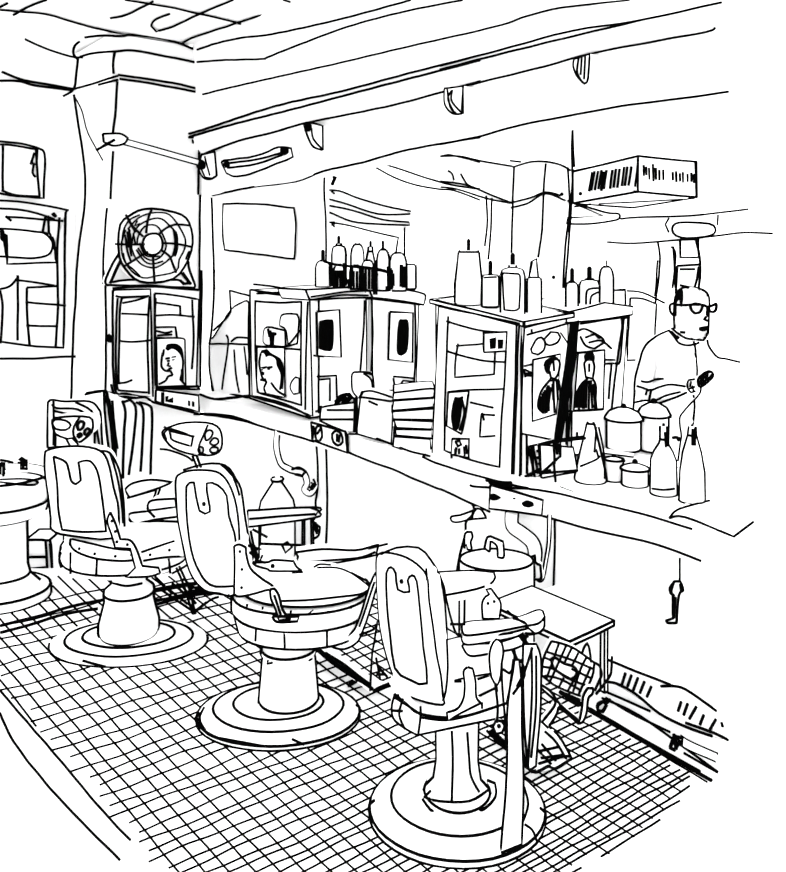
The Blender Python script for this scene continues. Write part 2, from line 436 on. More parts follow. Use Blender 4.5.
q = pp('g', '310,178 360,190 420,215 500,270 490,330 450,420 400,405 330,375 290,345 268,325 275,250', ('d', 3.12), 0); b.prism(q, FW * .03)
b.draw('g', '345,185 290,340; 375,200 330,300 300,365; 400,210 370,270; 365,340 340,385; 430,230 400,290; 420,330 380,400; 465,250 440,300 405,400; 485,290 430,410; 290,225 400,260 495,300; 280,250 310,262; 400,300 485,340; 275,290 320,300 380,340 470,375; 280,330 350,345 450,400', pl=('d', 3.117), w=.8)
b.draw('g', '312,270 310,255 330,252 365,275 410,290 425,310 415,335 395,345 360,325 325,300 312,270', pl=('d', 3.113), w=1.1)
b.draw('g', '445,235 455,205 468,188 478,215 485,270; 495,270 520,285 530,320 520,350 500,395; 505,410 530,380 565,330 572,300 575,245', d=3.12, cast=False); b.build('footrest', t)
b = B(ENAMEL)
q = pp('g', '235,355 300,395 350,460 435,528 445,470 450,420 470,385 495,385 490,410 472,430 465,490 450,528 430,538 340,462 330,500 295,555 270,530 320,465 325,440 265,385', ('d', 3.06)); b.prism(q, FW * .03, w=1.1)
b.draw('g', '345,400 400,435 430,450; 355,405 440,455; 370,425 430,460; 350,403 435,440', d=3.05, w=1.7)
b.build('footrest_bracket', t)
b = B(ENAMEL); q = pp('g', '255,500 295,545 385,680 400,690 320,735 235,750 205,720 30,575 70,590 215,710 250,715', ('z', .03)); b.prism(q, (0, 0, .012), ink=False)
b.draw('g', '285,575 330,620 375,690; 250,505 300,550 350,600 400,690 330,735 300,725 260,745 235,750 205,725 100,640 30,570; 255,660 345,640; 265,690 360,675; 270,630 330,700; 250,650 310,715; 255,715 350,685 390,680', d=3.2, w=1.1)
b.draw('g', '25,570 190,700; 40,575 200,715; 50,570 215,720; 60,600 150,660; 190,690 225,745', d=3.15, w=1.7); b.build('foot_bar', t)

# --- middle chair
c2 = on((278.6, 716.6), ('z', 0)); D2 = dep(c2)
t = thing('barber_chair', 'middle barber chair, its round headrest roll raised above a tall reclined back', 'barber chair', c2, 'barber chairs along the counter')
b = B(ENAMEL); b.lathe(c2, [(.362, 0), (.362, .02), (.345, .03), (.29, .05), (.2, .065), (.15, .07)], (0, 1, 3, 4), ell=.70)
b.draw('c', '70,620 75,660 95,690 135,710; 85,600 70,640 90,680; 140,708 210,722 300,738; 400,712 445,732; 585,520 625,555', w=.9); b.build('base', t)
p2 = c2 + RT * .045
b = B(ENAMEL); b.lathe(p2, [(.13, .065), (.13, .08), (.115, .26), (.112, .275), (.12, .29), (.12, .31), (.08, .315), (.075, .42)], (1, 5), ell=.9)
b.draw('c', '315,430 312,442 330,438; 460,430 470,425 482,445', w=.9); b.build('pedestal', t)
sc2 = c2 + RT * .10
b = B(LEATHER); b.lathe(sc2 + UP * 0, [(.22, .385), (.275, .395), (.295, .475)], (1, 2), ell=.7)
b.draw('c', '272,320 270,360; 372,325 374,385; 525,325 525,380; 190,290 187,265', w=.9); b.build('seat_frame', t)
b = B(LEATHER); b.lathe(sc2, [(.29, .48), (.305, .495), (.305, .555)], (2,), ell=.72); 
b.blot('c', '235,228 245,228 243,240 235,240; 292,238 300,238 298,250 290,250; 392,252 402,250 398,265 390,266; 455,262 475,248 478,252 460,266; 525,252 537,252 535,260 525,260; 603,240 615,238 615,246 603,247', ('d', 3.3))
b.build('seat_apron', t)
b = B(LEATHER); b.lathe(sc2 + RT * .02 + FW * .03, [(.29, .57), (.27, .60), (.2, .635), (.05, .64)], (0,), ell=.72, seams=True)
b.draw('c', '350,218 450,215 550,205 640,195 675,178; 480,98 500,88 540,90; 400,118 440,116; 490,100 560,100 610,118 650,145 680,170', w=.9); b.build('seat_cushion', t)
B2 = ('n', on((215, 540), ('d', 3.62)), math.radians(22)); v2 = fwd(math.radians(22)) * .06
b = slab('b', '110,240 122,222 150,213 190,212 230,217 255,235 275,270 290,320 300,390 300,450 290,500 285,588 240,585 200,578 165,545 145,500 130,440 115,360 110,300', B2, v2, LEATHER, sm=3)
b.draw('b', '140,262 150,250 165,250; 163,250 180,335 212,338 207,300 202,252 235,258 262,290 268,350 285,400 290,435; 140,262 140,330 148,420 162,480 180,520 200,550 230,565 280,563; 285,590 250,588 215,582; 130,212 190,195 240,193 270,207 290,240 305,270 315,340 325,400 335,440 345,492; 245,195 280,230 300,290', d=3.64, sm=2)
b.dots('b', '194,314', B2, 2.4); b.build('backrest', t)
b = slab('b', '70,90 100,76 140,67 200,67 232,78 245,100 248,135 238,158 210,167 170,165 140,160 100,145 80,125 68,105', ('d', 3.75), FW * .1, LEATHER, sm=2)
b.draw('b', '88,85 130,98 160,112 155,140 100,122 92,105 88,85; 205,75 190,110 178,140 182,160 205,168; 72,80 100,95 165,110; 60,148 90,152 140,170 160,185; 85,85 72,100 80,120', pl=('d', 3.747), w=.9)
b.draw('b', '197,115 197,100 210,90 220,98 212,115 200,122 197,115; 210,130 222,115 235,118 236,130 222,137 210,130; 175,150 180,142 190,145 190,157 180,160 175,150; 210,152 218,143 235,145 232,157 218,160 210,152', pl=('d', 3.745), sm=3, w=.9)
b.build('headrest', t)
b = slab('b', '158,168 170,168 188,214 178,216', ('d', 3.72), FW * .03, ENAMEL, w=1.3); b.build('headrest_post', t)
b = slab('b', '470,462 550,452 650,456 715,440 722,440 715,470 640,485 560,498 480,505 472,490 478,475', ('d', 4.0), FW * .08, LEATHER); b.draw('b', '690,450 750,435; 475,490 560,486 660,478 712,460', pl=('d', 3.99), w=.9); b.build('armrest', t)
b = slab('b', '340,490 385,490 405,484 465,488 475,505 492,516 400,516 385,510 350,500', ('d', 3.48), FW * .05, ENAMEL); b.dots('b', '401,502', ('d', 3.47), 2.2)
b.draw('b', '335,395 350,480 345,500; 325,440 365,450 340,455; 345,440 360,490 370,470; 340,390 385,415; 330,460 345,470 360,480; 350,485 380,492', pl=('d', 3.48), w=1.1); b.build('arm_rail', t)
b = slab('b', '283,440 300,435 320,444 322,470 335,510 370,540 400,560 412,585 395,575 385,572 340,585 300,592 285,585 285,520', ('d', 3.33), FW * .04, ENAMEL, w=1.1, dots='302,458 308,512 307,567', sm=0); b.build('arm_bracket', t)
b = slab('b', '392,572 405,570 418,590 428,630 440,650 455,662 420,668 408,630 395,600', ('d', 3.28), FW * .02, ENAMEL, w=1.2); b.draw('b', '400,655 480,656 475,670 415,672 400,655; 405,590 425,650', pl=('d', 3.27), w=1.2); b.build('lever', t)
b = slab('c', '535,345 580,350 615,330 635,290 690,130 705,120 708,150 650,330 630,368 590,388 550,382 532,365', ('d', 3.55), FW * .03, ENAMEL); b.draw('c', '695,150 640,310; 700,300 690,320 640,340', pl=('d', 3.55)); b.build('leg_rest_bracket', t)
b = B(ENAMEL); q = pp('c', '485,395 530,392 690,500 745,515 690,541 660,530', ('z', .05)); b.prism(q, (0, 0, .012), ink=False)
b.draw('c', '490,392 560,450 640,500 690,535; 520,405 590,450 680,520; 500,395 600,470 660,510; 580,450 640,500; 590,455 650,505; 690,541 745,515; 600,520 640,500', d=3.9, w=1.6)
b.draw('c', '705,290 695,360 685,420 680,538; 700,420 715,500; 705,450 740,490; 700,480 735,480', d=3.9, w=1.0); b.build('footrest', t)

# --- farthest chair
c1 = on((129, 643), ('z', 0)); D1 = dep(c1)
t = thing('barber_chair', 'barber chair farthest from us, beside the washbasin, with folded cloth behind its headrest', 'barber chair', c1, 'barber chairs along the counter')
b = B(ENAMEL); b.lathe(c1, [(.411, 0), (.408, .02), (.335, .03), (.24, .045), (.17, .05)], (0, 2, 3), ell=.62); b.draw('a', '150,740 190,715 230,705 250,695; 240,815 330,838 400,840; 595,730 600,760 575,790 530,815', w=.9); b.build('base', t)
b = B(ENAMEL); b.lathe(c1, [(.14, .045), (.15, .07), (.15, .12), (.12, .24), (.125, .27), (.12, .30), (.085, .33), (.088, .40)], (0, 4), ell=.9); b.draw('a', '318,585 365,598 412,590', w=.9); b.build('pedestal', t)
sc1 = on((125, 562), ('d', D1)); sc1.z = 0
b = B(LEATHER); b.lathe(sc1, [(.29, .42), (.32, .45), (.335, .49), (.325, .55), (.31, .57), (.2, .59)], (1,), ell=.72)
b.draw('a', '210,462 260,475 330,490 385,495; 205,500 204,562; 282,522 280,570; 205,462 205,480 225,500 280,518 350,525 390,522; 410,500 505,468; 415,525 480,515 550,512; 490,520 495,560; 550,512 545,535 500,562; 180,485 172,520 178,545', d=D1 - .2, w=.9)
b.dots('a', '230,490 275,505 335,512 382,508 436,508 492,494', ('d', D1 - .36), 1.5); b.build('seat', t)
B1 = ('n', on((88, 490), ('d', 4.22)), math.radians(30)); v1 = fwd(math.radians(30)) * .07
b = slab('a', '132,215 140,203 180,193 240,193 290,206 312,235 330,310 345,380 330,460 200,452 152,435 148,400 138,320 130,260', B1, v1, LEATHER, sm=3)
b.draw('a', '155,222 190,238 200,262 207,292 220,303 235,292 232,262 228,240 250,235 268,242 285,275 298,350 308,440 240,442 180,435 168,370 165,300 155,222; 290,206 320,212 345,260 355,320 360,370 362,425; 320,212 340,280 352,350 358,415', pl=B1, w=.95)
b.build('backrest', t)
b = slab('a', '138,198 136,150 138,65 150,57 190,62 260,62 285,85 292,110 298,202 240,195 180,195', ('d', 4.45), FW * .05, LEATHER)
b.draw('a', '150,70 165,82 225,85 260,110; 155,60 155,190; 155,90 200,100 230,105; 220,65 265,90 280,140 290,200; 160,150 160,195; 275,130 275,200', pl=('d', 4.447), w=.9); b.build('back_cloth', t, label='folded cloth behind the headrest')
b = slab('a', '150,125 158,110 215,105 262,108 272,125 268,150 245,170 225,180 190,168 160,155', ('d', 4.3), FW * .1, LEATHER, sm=2)
b.draw('a', '150,125 160,115 190,118 205,132 190,145 160,142 150,125; 232,108 215,135 213,160 225,180', pl=('d', 4.297), w=.9, sm=2)
b.draw('a', '225,130 235,120 245,125 240,140 228,145 225,130; 245,150 255,140 262,148 250,160 245,150; 225,160 232,155 237,160 230,166 225,160', pl=('d', 4.295), sm=2, w=1.4); b.build('headrest', t)
b = slab('a', '192,170 210,168 232,192 205,194', ('d', 4.28), FW * .03, ENAMEL); b.build('headrest_post', t)
b = slab('a', '362,318 385,300 440,290 500,296 455,315 375,342', ('d', 4.75), FW * .12, LEATHER); b.draw('a', '362,345 455,318; 465,315 455,345; 455,317 447,345', pl=('d', 4.74)); b.build('armrest', t, label='far armrest')
b = slab('a', '430,362 445,350 510,345 512,370 440,380 430,375', ('d', 4.6), FW * .1, LEATHER); b.draw('a', '372,400 380,388 430,382 428,372; 372,400 385,415 410,418 440,408 512,398; 350,392 372,390; 360,438 420,412 530,412; 430,380 450,400', pl=('d', 4.6)); b.build('arm_rail', t)
b = slab('a', '313,410 322,385 338,420 350,462 378,465 395,490 412,540 460,545 464,560 430,570 366,572 392,545 378,490 335,488 325,450', ('d', 3.98), FW * .03, ENAMEL, dots='325,410 335,440 340,470 370,478'); b.build('arm_bracket', t)
b = B(ENAMEL)
for k in ('430,612 520,595 585,588; 430,618 590,590; 430,642 500,632 600,612; 440,645 605,605', '512,545 535,600 560,680; 520,540 550,610 568,680; 555,600 562,680', '450,570 500,620; 470,610 555,668; 500,590 560,640; 560,680 610,640 636,630; 565,672 600,645; 480,600 545,650; 530,600 570,650; 545,605 600,600'):
    b.draw('a', k, d=4.55, w=.95, cast=False)
b.build('footrest', t)

# razor strop hanging from the nearest chair
t = thing('razor_strop', 'long two-strap razor strop hanging from the arm of the nearest chair down to its base', 'strop', on((515, 850), ('d', 2.72)))
b = slab('d', '440,330 455,330 462,400 462,500 467,600 465,700 463,800 410,822 415,740 425,600 425,480 432,400', ('d', 2.68), FW * .012, CLOTH, w=1.05); b.draw('d', '445,310 440,360 425,440; 412,280 412,380 420,480 423,560', pl=('d', 2.68)); b.build('front_strap', t)
b = slab('d', '468,290 500,290 512,330 512,420 505,520 500,600 485,610 468,560 464,450 466,350', ('d', 2.78), FW * .012, CLOTH); b.draw('d', '488,300 490,400 485,500 480,600; 500,320 500,440 488,580; 470,600 490,615 500,612; 467,350 470,500 480,600', pl=('d', 2.78)); b.build('rear_strap', t)
b = slab('d', '380,330 385,300 398,280 412,290 415,315 410,340 408,370 400,395 385,375', ('d', 2.66), FW * .03, CLOTH, sm=2); b.build('handle_loop', t)
b = B(CLOTH); b.draw('d', '465,262 472,275 480,270; 455,268 470,290 475,270; 460,265 478,290; 438,305 448,330; 440,303 450,328; 443,305 445,330; 460,330 470,370 440,420; 490,300 470,360 450,400; 415,355 430,365 440,355; 395,390 402,450 400,490', d=2.66, w=1.2, cast=False)
b.prism(pp('d', '390,500 398,485 412,488 418,500 412,515 398,518', ('d', 2.67)), FW * .012); b.dots('d', '405,500', ('d', 2.665), 2.0); b.build('clip', t)

# ---------------------------------------------------------------- washbasin by the far chair
wc = on((-4, 598), ('z', 0)); dw = dep(wc)
t = thing('washbasin', 'white pedestal washbasin cut off by the left edge, beside the farthest chair', 'washbasin', wc)
b = B(ENAMEL); b.lathe(wc, [(.31, 0), (.31, .06), (.25, .08), (.19, .14), (.175, .2), (.17, .46), (.2, .50)], (0, 1, 3), n=40, ell=.8); b.build('pedestal', t)
b = B(ENAMEL); b.lathe(wc, [(.22, .49), (.28, .51), (.30, .58), (.29, .585), (.30, .70), (.31, .74), (.29, .75)], (0, 2, 5), ell=.8)
b.draw('a', '0,290 60,288 100,292 110,298 95,305 50,302 0,297; 0,265 60,268 110,275 130,285', w=.95, d=4.6); b.build('basin', t)
b = B(ENAMEL); b.prism(pp('a', '0,262 80,262 80,268 0,268', ('d', 4.6)), FW * .03, ink=False); b.draw('a', '10,245 10,280; 5,240 14,262; 0,232 20,235 38,240; 65,225 62,250; 70,228 75,250; 52,240 80,240; 60,255 80,258; 68,235 68,258; 55,232 62,225 75,235', d=4.5, w=1.0, cast=False)
b.prism(pp('a', '60,232 76,232 76,260 60,260', ('d', 4.6)), FW * .03, w=.7); b.prism(pp('a', '3,240 14,240 14,275 3,275', ('d', 4.6)), FW * .03, w=.7); b.build('tap', t)
b = B(ENAMEL); q = pp('a', '75,465 132,466 148,480 150,600 135,610 78,600', ('d', 5.4))
b.prism(q, FW * .2); b.draw('a', '75,515 135,515; 75,550 135,545; 78,585 135,580; 132,466 140,600; 145,475 155,590; 125,600 158,610; 125,608 155,602; 72,430 70,500 75,560 90,600', pl=('d', 5.39))
b.build('waste_bin', label='small ribbed bin standing on the floor between washbasin and farthest chair', cat='bin')

# ---------------------------------------------------------------- window and frame on the back wall
WY = 7.2
wn = B(ENAMEL)
wn.prism(pp('W', '-30,275 60,275 170,300 235,280 232,320 222,760 100,755 -30,735', ('y', WY)), (0, .02, 0), ink=False)
wn.draw('W', '-20,245 60,250 150,262 240,280 228,310 226,550 222,760 100,752 0,738; -20,272 60,277 130,290 190,312; 20,300 40,318; 20,303 100,308 220,318; 208,305 200,440 203,600 195,755; 160,298 150,355; 168,298 172,360; 230,300 226,400; 0,555 35,545 62,515 63,525 62,735; 68,525 130,532 190,543; 95,550 95,650 105,755; 95,550 205,545; 90,600 230,613; 92,682 200,685; 0,560 10,620 2,745', pl=('y', WY - .002), w=.95)
wn.draw('W', '183,290 190,300; 186,290 196,304', pl=('y', WY - .002), w=1.5)
struct(wn, 'window_1')
b = slab('W', '-25,345 60,346 120,355 155,360 180,385 182,410 165,435 120,447 60,443 -25,440', ('y', 7.1), (0, .06, 0), ENAMEL, sm=0, ang=60)
b.draw('W', '0,370 20,378 18,400; 0,360 18,365 22,410; 22,365 25,468 195,462 190,400 182,372; 150,357 175,362 192,420; 0,350 12,365 0,380; 5,345 22,440', pl=('y', 7.098), w=.95)
b.blot('W', '0,342 14,350 20,385 10,390 0,378', ('y', 7.098))
b.build('hood_dryer', label='rounded white appliance hanging in the window at the left edge', cat='dryer')
b = slab('W', '-25,35 60,45 125,60 150,70 157,100 153,238 60,232 -25,215', ('y', 7.17), (0, .03, 0), PAPER)
b.draw('W', '0,50 40,52 125,68 138,232; 10,55 10,210; 5,210 60,228 140,232; 130,65 128,120 112,115; 118,120 115,150 125,165; 108,120 120,80', pl=('y', 7.168), w=.9)
b.build('picture_frame', label='plain framed picture hanging on the back wall above the window', cat='picture frame')

# ---------------------------------------------------------------- things on the column
FY = 6.08
fc = on((112, 390), ('y', FY)); t = thing('wall_cabinet', 'white two-door cabinet with a fan on top, standing against the column', 'cabinet', (fc.x + .35, FY, fc.z), 'glass cabinets on the counter')
b = B(PAINT); q = pp('4', '318,45 605,60 606,352 470,360 468,385 345,372 318,370', ('y', FY)); b.prism(q, (0, .25, 0), ink=False); b.draw('4', '318,45 470,50 605,60 606,352 470,360; 468,385 345,372 318,370 320,200 318,45', pl=('y', FY - .002))
b.draw('4', '340,55 455,50 600,62; 335,345 345,385 468,378; 360,78 455,75; 595,350 605,362 475,358', pl=('y', FY - .002), w=.9); b.build('body', t)
b = B(PAINT); b.prism(pp('4', '340,60 453,58 462,385 380,375 343,345', ('y', FY - .02)), (0, .018, 0))
b.draw('4', '355,85 350,200 352,345 365,365 445,370; 368,85 362,130 358,345; 350,78 365,82 420,80; 370,100 410,92 445,80; 368,132 450,135; 362,215 400,218 455,212; 360,342 380,340 400,332; 368,85 450,78; 452,80 446,200 450,375', pl=('y', FY - .022), w=.9)
bb = b; bb.blot('4', '322,200 330,192 340,200 344,210 338,220 325,217', ('y', FY - .022)); b.build('door', t, label='left door with a round black knob')
b = B(PAINT); b.prism(pp('4', '466,72 540,78 600,90 592,352 472,355', ('y', FY - .02)), (0, .018, 0))
b.draw('4', '470,85 468,200 470,350; 580,90 585,200 580,300; 468,98 520,105 545,108 545,138; 470,138 530,136 588,142; 468,173 530,172 535,205; 470,183 500,190 520,185; 475,198 520,195; 468,205 535,208', pl=('y', FY - .022), w=.9); b.build('door', t, label='right door with shelves')
b = B(PAPER); b.prism(pp('4', '472,208 545,206 558,212 560,348 474,352', ('y', FY - .04)), (0, .012, 0), w=.8)
b.draw('4', '490,255 488,290 500,305 515,305 522,318 508,322 500,335 480,345; 495,240 492,260 490,250; 545,240 553,270 552,300 545,330 558,345; 500,268 512,266; 505,275 512,275; 510,280 506,290 515,292; 510,300 520,297', pl=('y', FY - .042), w=.9)
b.blot('4', '500,238 505,225 525,222 540,226 552,240 556,270 552,275 545,258 535,245 520,238 508,244; 546,300 556,298 556,345 548,338', ('y', FY - .042)); b.blot('4', '518,262 532,259 533,264 519,266; 512,264 504,267 505,271 513,268; 520,270 528,269 528,273 520,274; 505,300 514,298 514,302 506,303; 507,282 512,281 512,288 508,288', ('y', FY - .042))
b.build('portrait_card', label='portrait of a dark-haired head fixed in the cabinet against the column', cat='picture', group='portrait cards in the cabinets')
b = B(ENAMEL); b.prism(pp('4', '472,362 600,378 603,428 490,402 472,395', ('y', 5.96)), (0, .04, 0)); b.draw('4', '492,370 492,405', pl=('y', 5.955), w=1.5)
b.blot('4', '500,382 510,380 508,392 524,384 524,402 512,400 500,398; 568,394 575,396 575,412 568,410; 580,396 588,398 588,414 580,413', ('y', 5.957))
b.build('socket_plate', label='socket plate below the cabinet on the column, on the counter front', cat='socket', group='socket plates along the counter edge')
# towels / curtain
b = B(CLOTH); b.prism(pp('4', '310,365 330,370 380,390 450,400 460,420 458,620 340,600 330,540', ('y', 6.0)), (0, .05, 0), ink=False)
b.draw('4', '260,372 310,365 325,375 332,450 350,540 345,600; 315,365 318,450 330,545; 340,395 345,470 355,540; 320,380 340,460; 370,395 380,430 375,500 372,630; 390,390 410,415 408,480 398,560 390,620; 412,400 432,420 432,500 425,610; 420,400 450,408 460,430 458,540 455,620; 372,400 395,392', pl=('y', 5.995), w=1.15)
b.draw('4', '328,390 340,500 345,560; 336,440 350,540', pl=('y', 5.994), w=1.8)
b.build('hanging_towels', label='striped towels hanging in folds under the counter end by the column', cat='towel')
# tube lamp on the column
b = B(ENAMEL); a, c = on((112, 138), ('y', 6.22)), on((199, 162.5), ('y', 6.22)); b.hose([a, a.lerp(c, .5), c], .02)
b.prism(pp('1', '308,402 360,400 385,415 375,432 340,438 312,428', ('y', 6.20)), (0, .14, 0)); b.draw('1', '310,440 345,420; 290,452 330,430', pl=('y', 6.2), w=1.3)
b.build('tube_lamp', label='thin tube lamp fixed slanting across the upper front of the column', cat='lamp')
# fan
fcn = on((152.5, 244.5), ('y', 6.16)); t = thing('fan', 'round caged electric fan standing on the cabinet by the column', 'fan', (fcn.x, 6.16, on((150, 287), ('y', 6.16)).z))
b = B(ENAMEL); PF = ('y', 6.10)
b.prism(pp('F', '168,300 185,210 230,160 290,122 370,112 480,125 555,150 600,200 620,280 610,370 570,470 500,535 390,560 300,550 240,510 190,440 172,370', PF, 2), (0, .09, 0), ang=80, w=1.1)
b.draw('F', '230,235 290,170 370,140 460,140 510,180 550,240 575,300 570,360 540,420 520,490 400,520 320,530 250,490 200,410 190,320 215,240; 195,300 205,240 240,180 300,150; 300,520 260,480 215,440 200,380; 250,350 265,260 300,210 370,178 430,175 480,215 525,270 520,360 480,415 400,470 320,455 275,410 250,350; 285,330 290,280 330,220 400,215 440,270 460,340 430,400 380,425 330,405 290,350; 262,260 275,330; 300,320 320,370 350,400 420,400; 520,250 530,340 520,390; 500,230 520,300 515,370; 280,360 330,430 380,448 440,430', pl=('y', 6.095), sm=3, w=.6)
b.build('cage', t)
b = B(ENAMEL); b.draw('F', '215,150 245,200 275,255; 220,155 250,210 320,280; 375,112 350,180 338,260; 600,215 520,208 460,230 415,270; 150,328 230,330 330,328; 430,322 520,325 610,345; 210,460 270,420 350,372; 380,385 385,470 390,565; 430,365 480,400 500,450 520,500', pl=('y', 6.085), w=1.0, cast=False); 
b.draw('F', '225,250 235,300 232,350; 235,235 245,290 245,370; 228,270 240,340 250,400; 210,270 225,330; 215,290 225,370 250,440; 240,240 238,330; 510,250 525,320 515,400; 515,270 520,370; 505,240 515,330 500,400; 285,185 270,215 300,205; 590,400 610,370; 580,420 590,390 600,370', pl=('y', 6.086), w=.8, cast=False)
b.build('guard_wires', t)
b = B(ENAMEL); b.lathe((0, 0, 0), [(.002, 0)], (), seams=False) if 0 else None
b.prism(pp('F', '318,310 335,275 375,262 415,270 435,310 430,360 395,390 350,385 322,350', ('y', 6.08), 2), (0, .03, 0), ang=80, w=1.1); b.build('hub', t)
b = B(ENAMEL); b.prism(pp('F', '185,365 95,530 100,575 380,578 560,590 630,592 635,570 600,480 595,430 540,490 600,560 570,565 540,545 480,540 240,540 120,560 180,430', ('y', 6.12)), (0, .05, 0), w=1.1); b.draw('F', '120,565 185,430; 560,500 610,570; 545,545 565,568 605,562', pl=('y', 6.118), w=1.3); b.build('stand', t)

# ---------------------------------------------------------------- poster, lamps on the beam
b = slab('2', '113,535 200,535 298,545 303,605 298,678 200,665 117,655 112,600', ('x', 3.70), (.015, 0, 0), PAPER, w=1.0)
b.build('blank_poster', label='blank rectangular poster on the wall between column and bottles', cat='poster')
b = slab('2', '112,430 118,420 200,408 260,385 292,388 297,412 200,450 150,462 122,455', ('x', 2.97), (.05, 0, 0), ENAMEL, ang=200, back=False)
b.draw('2', '120,428 200,418 260,402 275,398; 125,440 200,430 270,405', pl=('x', 2.968)); b.blot('2', '112,428 120,420 130,425 130,438 118,440; 262,390 270,384 282,388 284,400 275,408 264,402', ('x', 2.967))
b.build('strip_lamp', label='short strip lamp fixed under the beam left of centre', cat='lamp')
for i, (k, s, st, bl, lab) in enumerate([
    ('2', '58,405 92,398 96,460 80,470 62,465 50,440', '92,398 95,460; 65,410 78,460; 55,440 66,465 85,468', '42,425 55,418 65,425 66,440 55,445 44,440', 'half-round wall lamp on the beam next to the column'),
    ('2', '325,325 340,322 374,330 375,393 350,385 335,355', '345,335 350,365 375,392; 325,325 345,380 372,393', '322,325 338,320 345,330 340,345 326,345', 'half-round wall lamp on the beam, right of the strip lamp'),
    ('2', '693,232 742,225 743,296 715,297 695,275', '712,238 702,260 720,298; 700,232 708,280 725,298; 742,225 738,295 712,265 714,235', '', 'half-round wall lamp on the beam above the mirrored room, third from the column'),
    ('3', '305,133 340,122 338,178 330,190 312,172 303,150', '330,128 328,180; 315,130 312,165 325,188; 322,130 320,170', '', 'half-round wall lamp on the beam farthest from the column')]):
    b = slab(k, s, ('x', 2.97), (.08, 0, 0), GLASS, strokes=st, w=1.0, ang=200, back=False)
    if bl: b.blot(k, bl, ('x', 2.967))
    b.build('wall_lamp', label=lab, cat='lamp', group='half-round lamps along the beam')

# ---------------------------------------------------------------- glass cabinets on the counter
def bottle(key, x0, x1, yt, yb, d, label, group, shape='round', cap=None, dark=0, neck=.25, name='bottle', strokes=None, cat='bottle'):
    ox, oy, k = SHEETS[key]; x0, x1 = ox + x0 / k, ox + x1 / k; yt, yb = oy + yt / k, oy + yb / k
    c = on(((x0 + x1) / 2, yb), ('d', d) if not callable(d) else ('d', dep(d(((x0 + x1) / 2, yb)))))
    dd = dep(c); r = (x1 - x0) / 2 * dd / 815; h = (yb - yt) * dd / 815; c = c + Vector((c.x, c.y, 0)).normalized() * r
    t = thing(name, label, cat, c, group)
    P = {'round': [(.95, 0), (1, .02), (1, .78), (.85, .90), (neck, .94), (neck, 1)],
         'tall': [(.85, 0), (1, .05), (.95, .4), (.75, .9), (.72, .97), (.6, 1)],
         'square': [(.95, 0), (1, .03), (1, .9), (.9, .96), (neck, .97), (neck, 1)],
         'dome': [(.95, 0), (1, .03), (1, .75), (.8, .9), (.4, .98), (.05, 1)],
         'cone': [(.95, 0), (1, .04), (.9, .2), (.3, .85), (.2, .97), (.1, 1)],
         'wine': [(1, 0), (1, .03), (.95, .5), (.7, .62), (.3, .74), (.22, .8), (.2, 1)],
         'spire': [(1, 0), (1, .03), (.95, .4), (.7, .65), (.3, .88), (.22, 1)]}[shape]
    b = B(GLASS); pr = [(a * r, z * h) for a, z in P]
    b.lathe(c, pr, (0, len(P) - 2) if shape != 'tall' else (0, 4), n=20)
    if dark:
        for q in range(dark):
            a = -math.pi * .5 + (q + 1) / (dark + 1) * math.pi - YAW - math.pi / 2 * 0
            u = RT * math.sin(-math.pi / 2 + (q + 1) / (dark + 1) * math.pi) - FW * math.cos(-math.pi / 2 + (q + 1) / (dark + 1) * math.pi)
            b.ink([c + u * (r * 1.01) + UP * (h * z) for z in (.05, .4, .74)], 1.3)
    if strokes: b.draw(key, strokes, w=.9, d=dd - r)
    b.build('body', t)
    if cap:
        cw, ch = cap; cb_ = B(INK); cb_.lathe(c + UP * h, [(cw * dd / 815 * .9, -.004), (cw * dd / 815, .002), (cw * dd / 815, ch * dd / 815 * .85), (cw * dd / 815 * .5, ch * dd / 815)], (), n=12, seams=False, m=1); cb_.build('cap', t, label='black cap')
    return t

lo, hi = cbox((521, 322, 487), 4.13, (436, 300, 461), (567, 314, 472))
t = thing('glass_cabinet', 'large white glass-fronted cabinet on the counter with four bottles on top', 'cabinet', sum(lo, Vector()) / 4, 'glass cabinets on the counter')
b = B(PAINT); b.hexa(lo, hi, w=1.05); b.build('body', t)
XC = lo[0].x; YC = lo[0].y
b = B(PAINT); top = [hi[0] + Vector((-.02, -.03, -.018)), hi[1] + Vector((.02, -.03, -.018)), hi[2] + Vector((.02, .0, -.018)), hi[3] + Vector((-.02, .03, -.018))]
b.hexa(top, [p + UP * .022 for p in top], w=.95); b.build('top_board', t)
b = B(PAINT); b.prism(pp('6', '120,270 350,318 370,322 352,810 330,815 100,735', ('x', XC - .02)), (.018, 0, 0))
b.draw('6', '150,300 145,420 140,560 138,718 220,748 310,770 315,640 325,500 333,350; 145,315 240,342 333,350; 362,325 358,500 350,700 347,800; 145,408 200,425 260,438 325,443; 150,535 200,530 318,527; 180,385 172,440 170,490 240,485 293,480 296,400; 175,392 240,388 270,382; 260,345 260,410 325,405; 220,568 290,584; 295,608 253,605 248,675 295,672; 160,725 160,755; 255,600 262,625', pl=('x', XC - .022), w=.95)
b.draw('6', '388,315 380,500 372,805', pl=('x', XC - .022), w=1)
b.build('door', t)
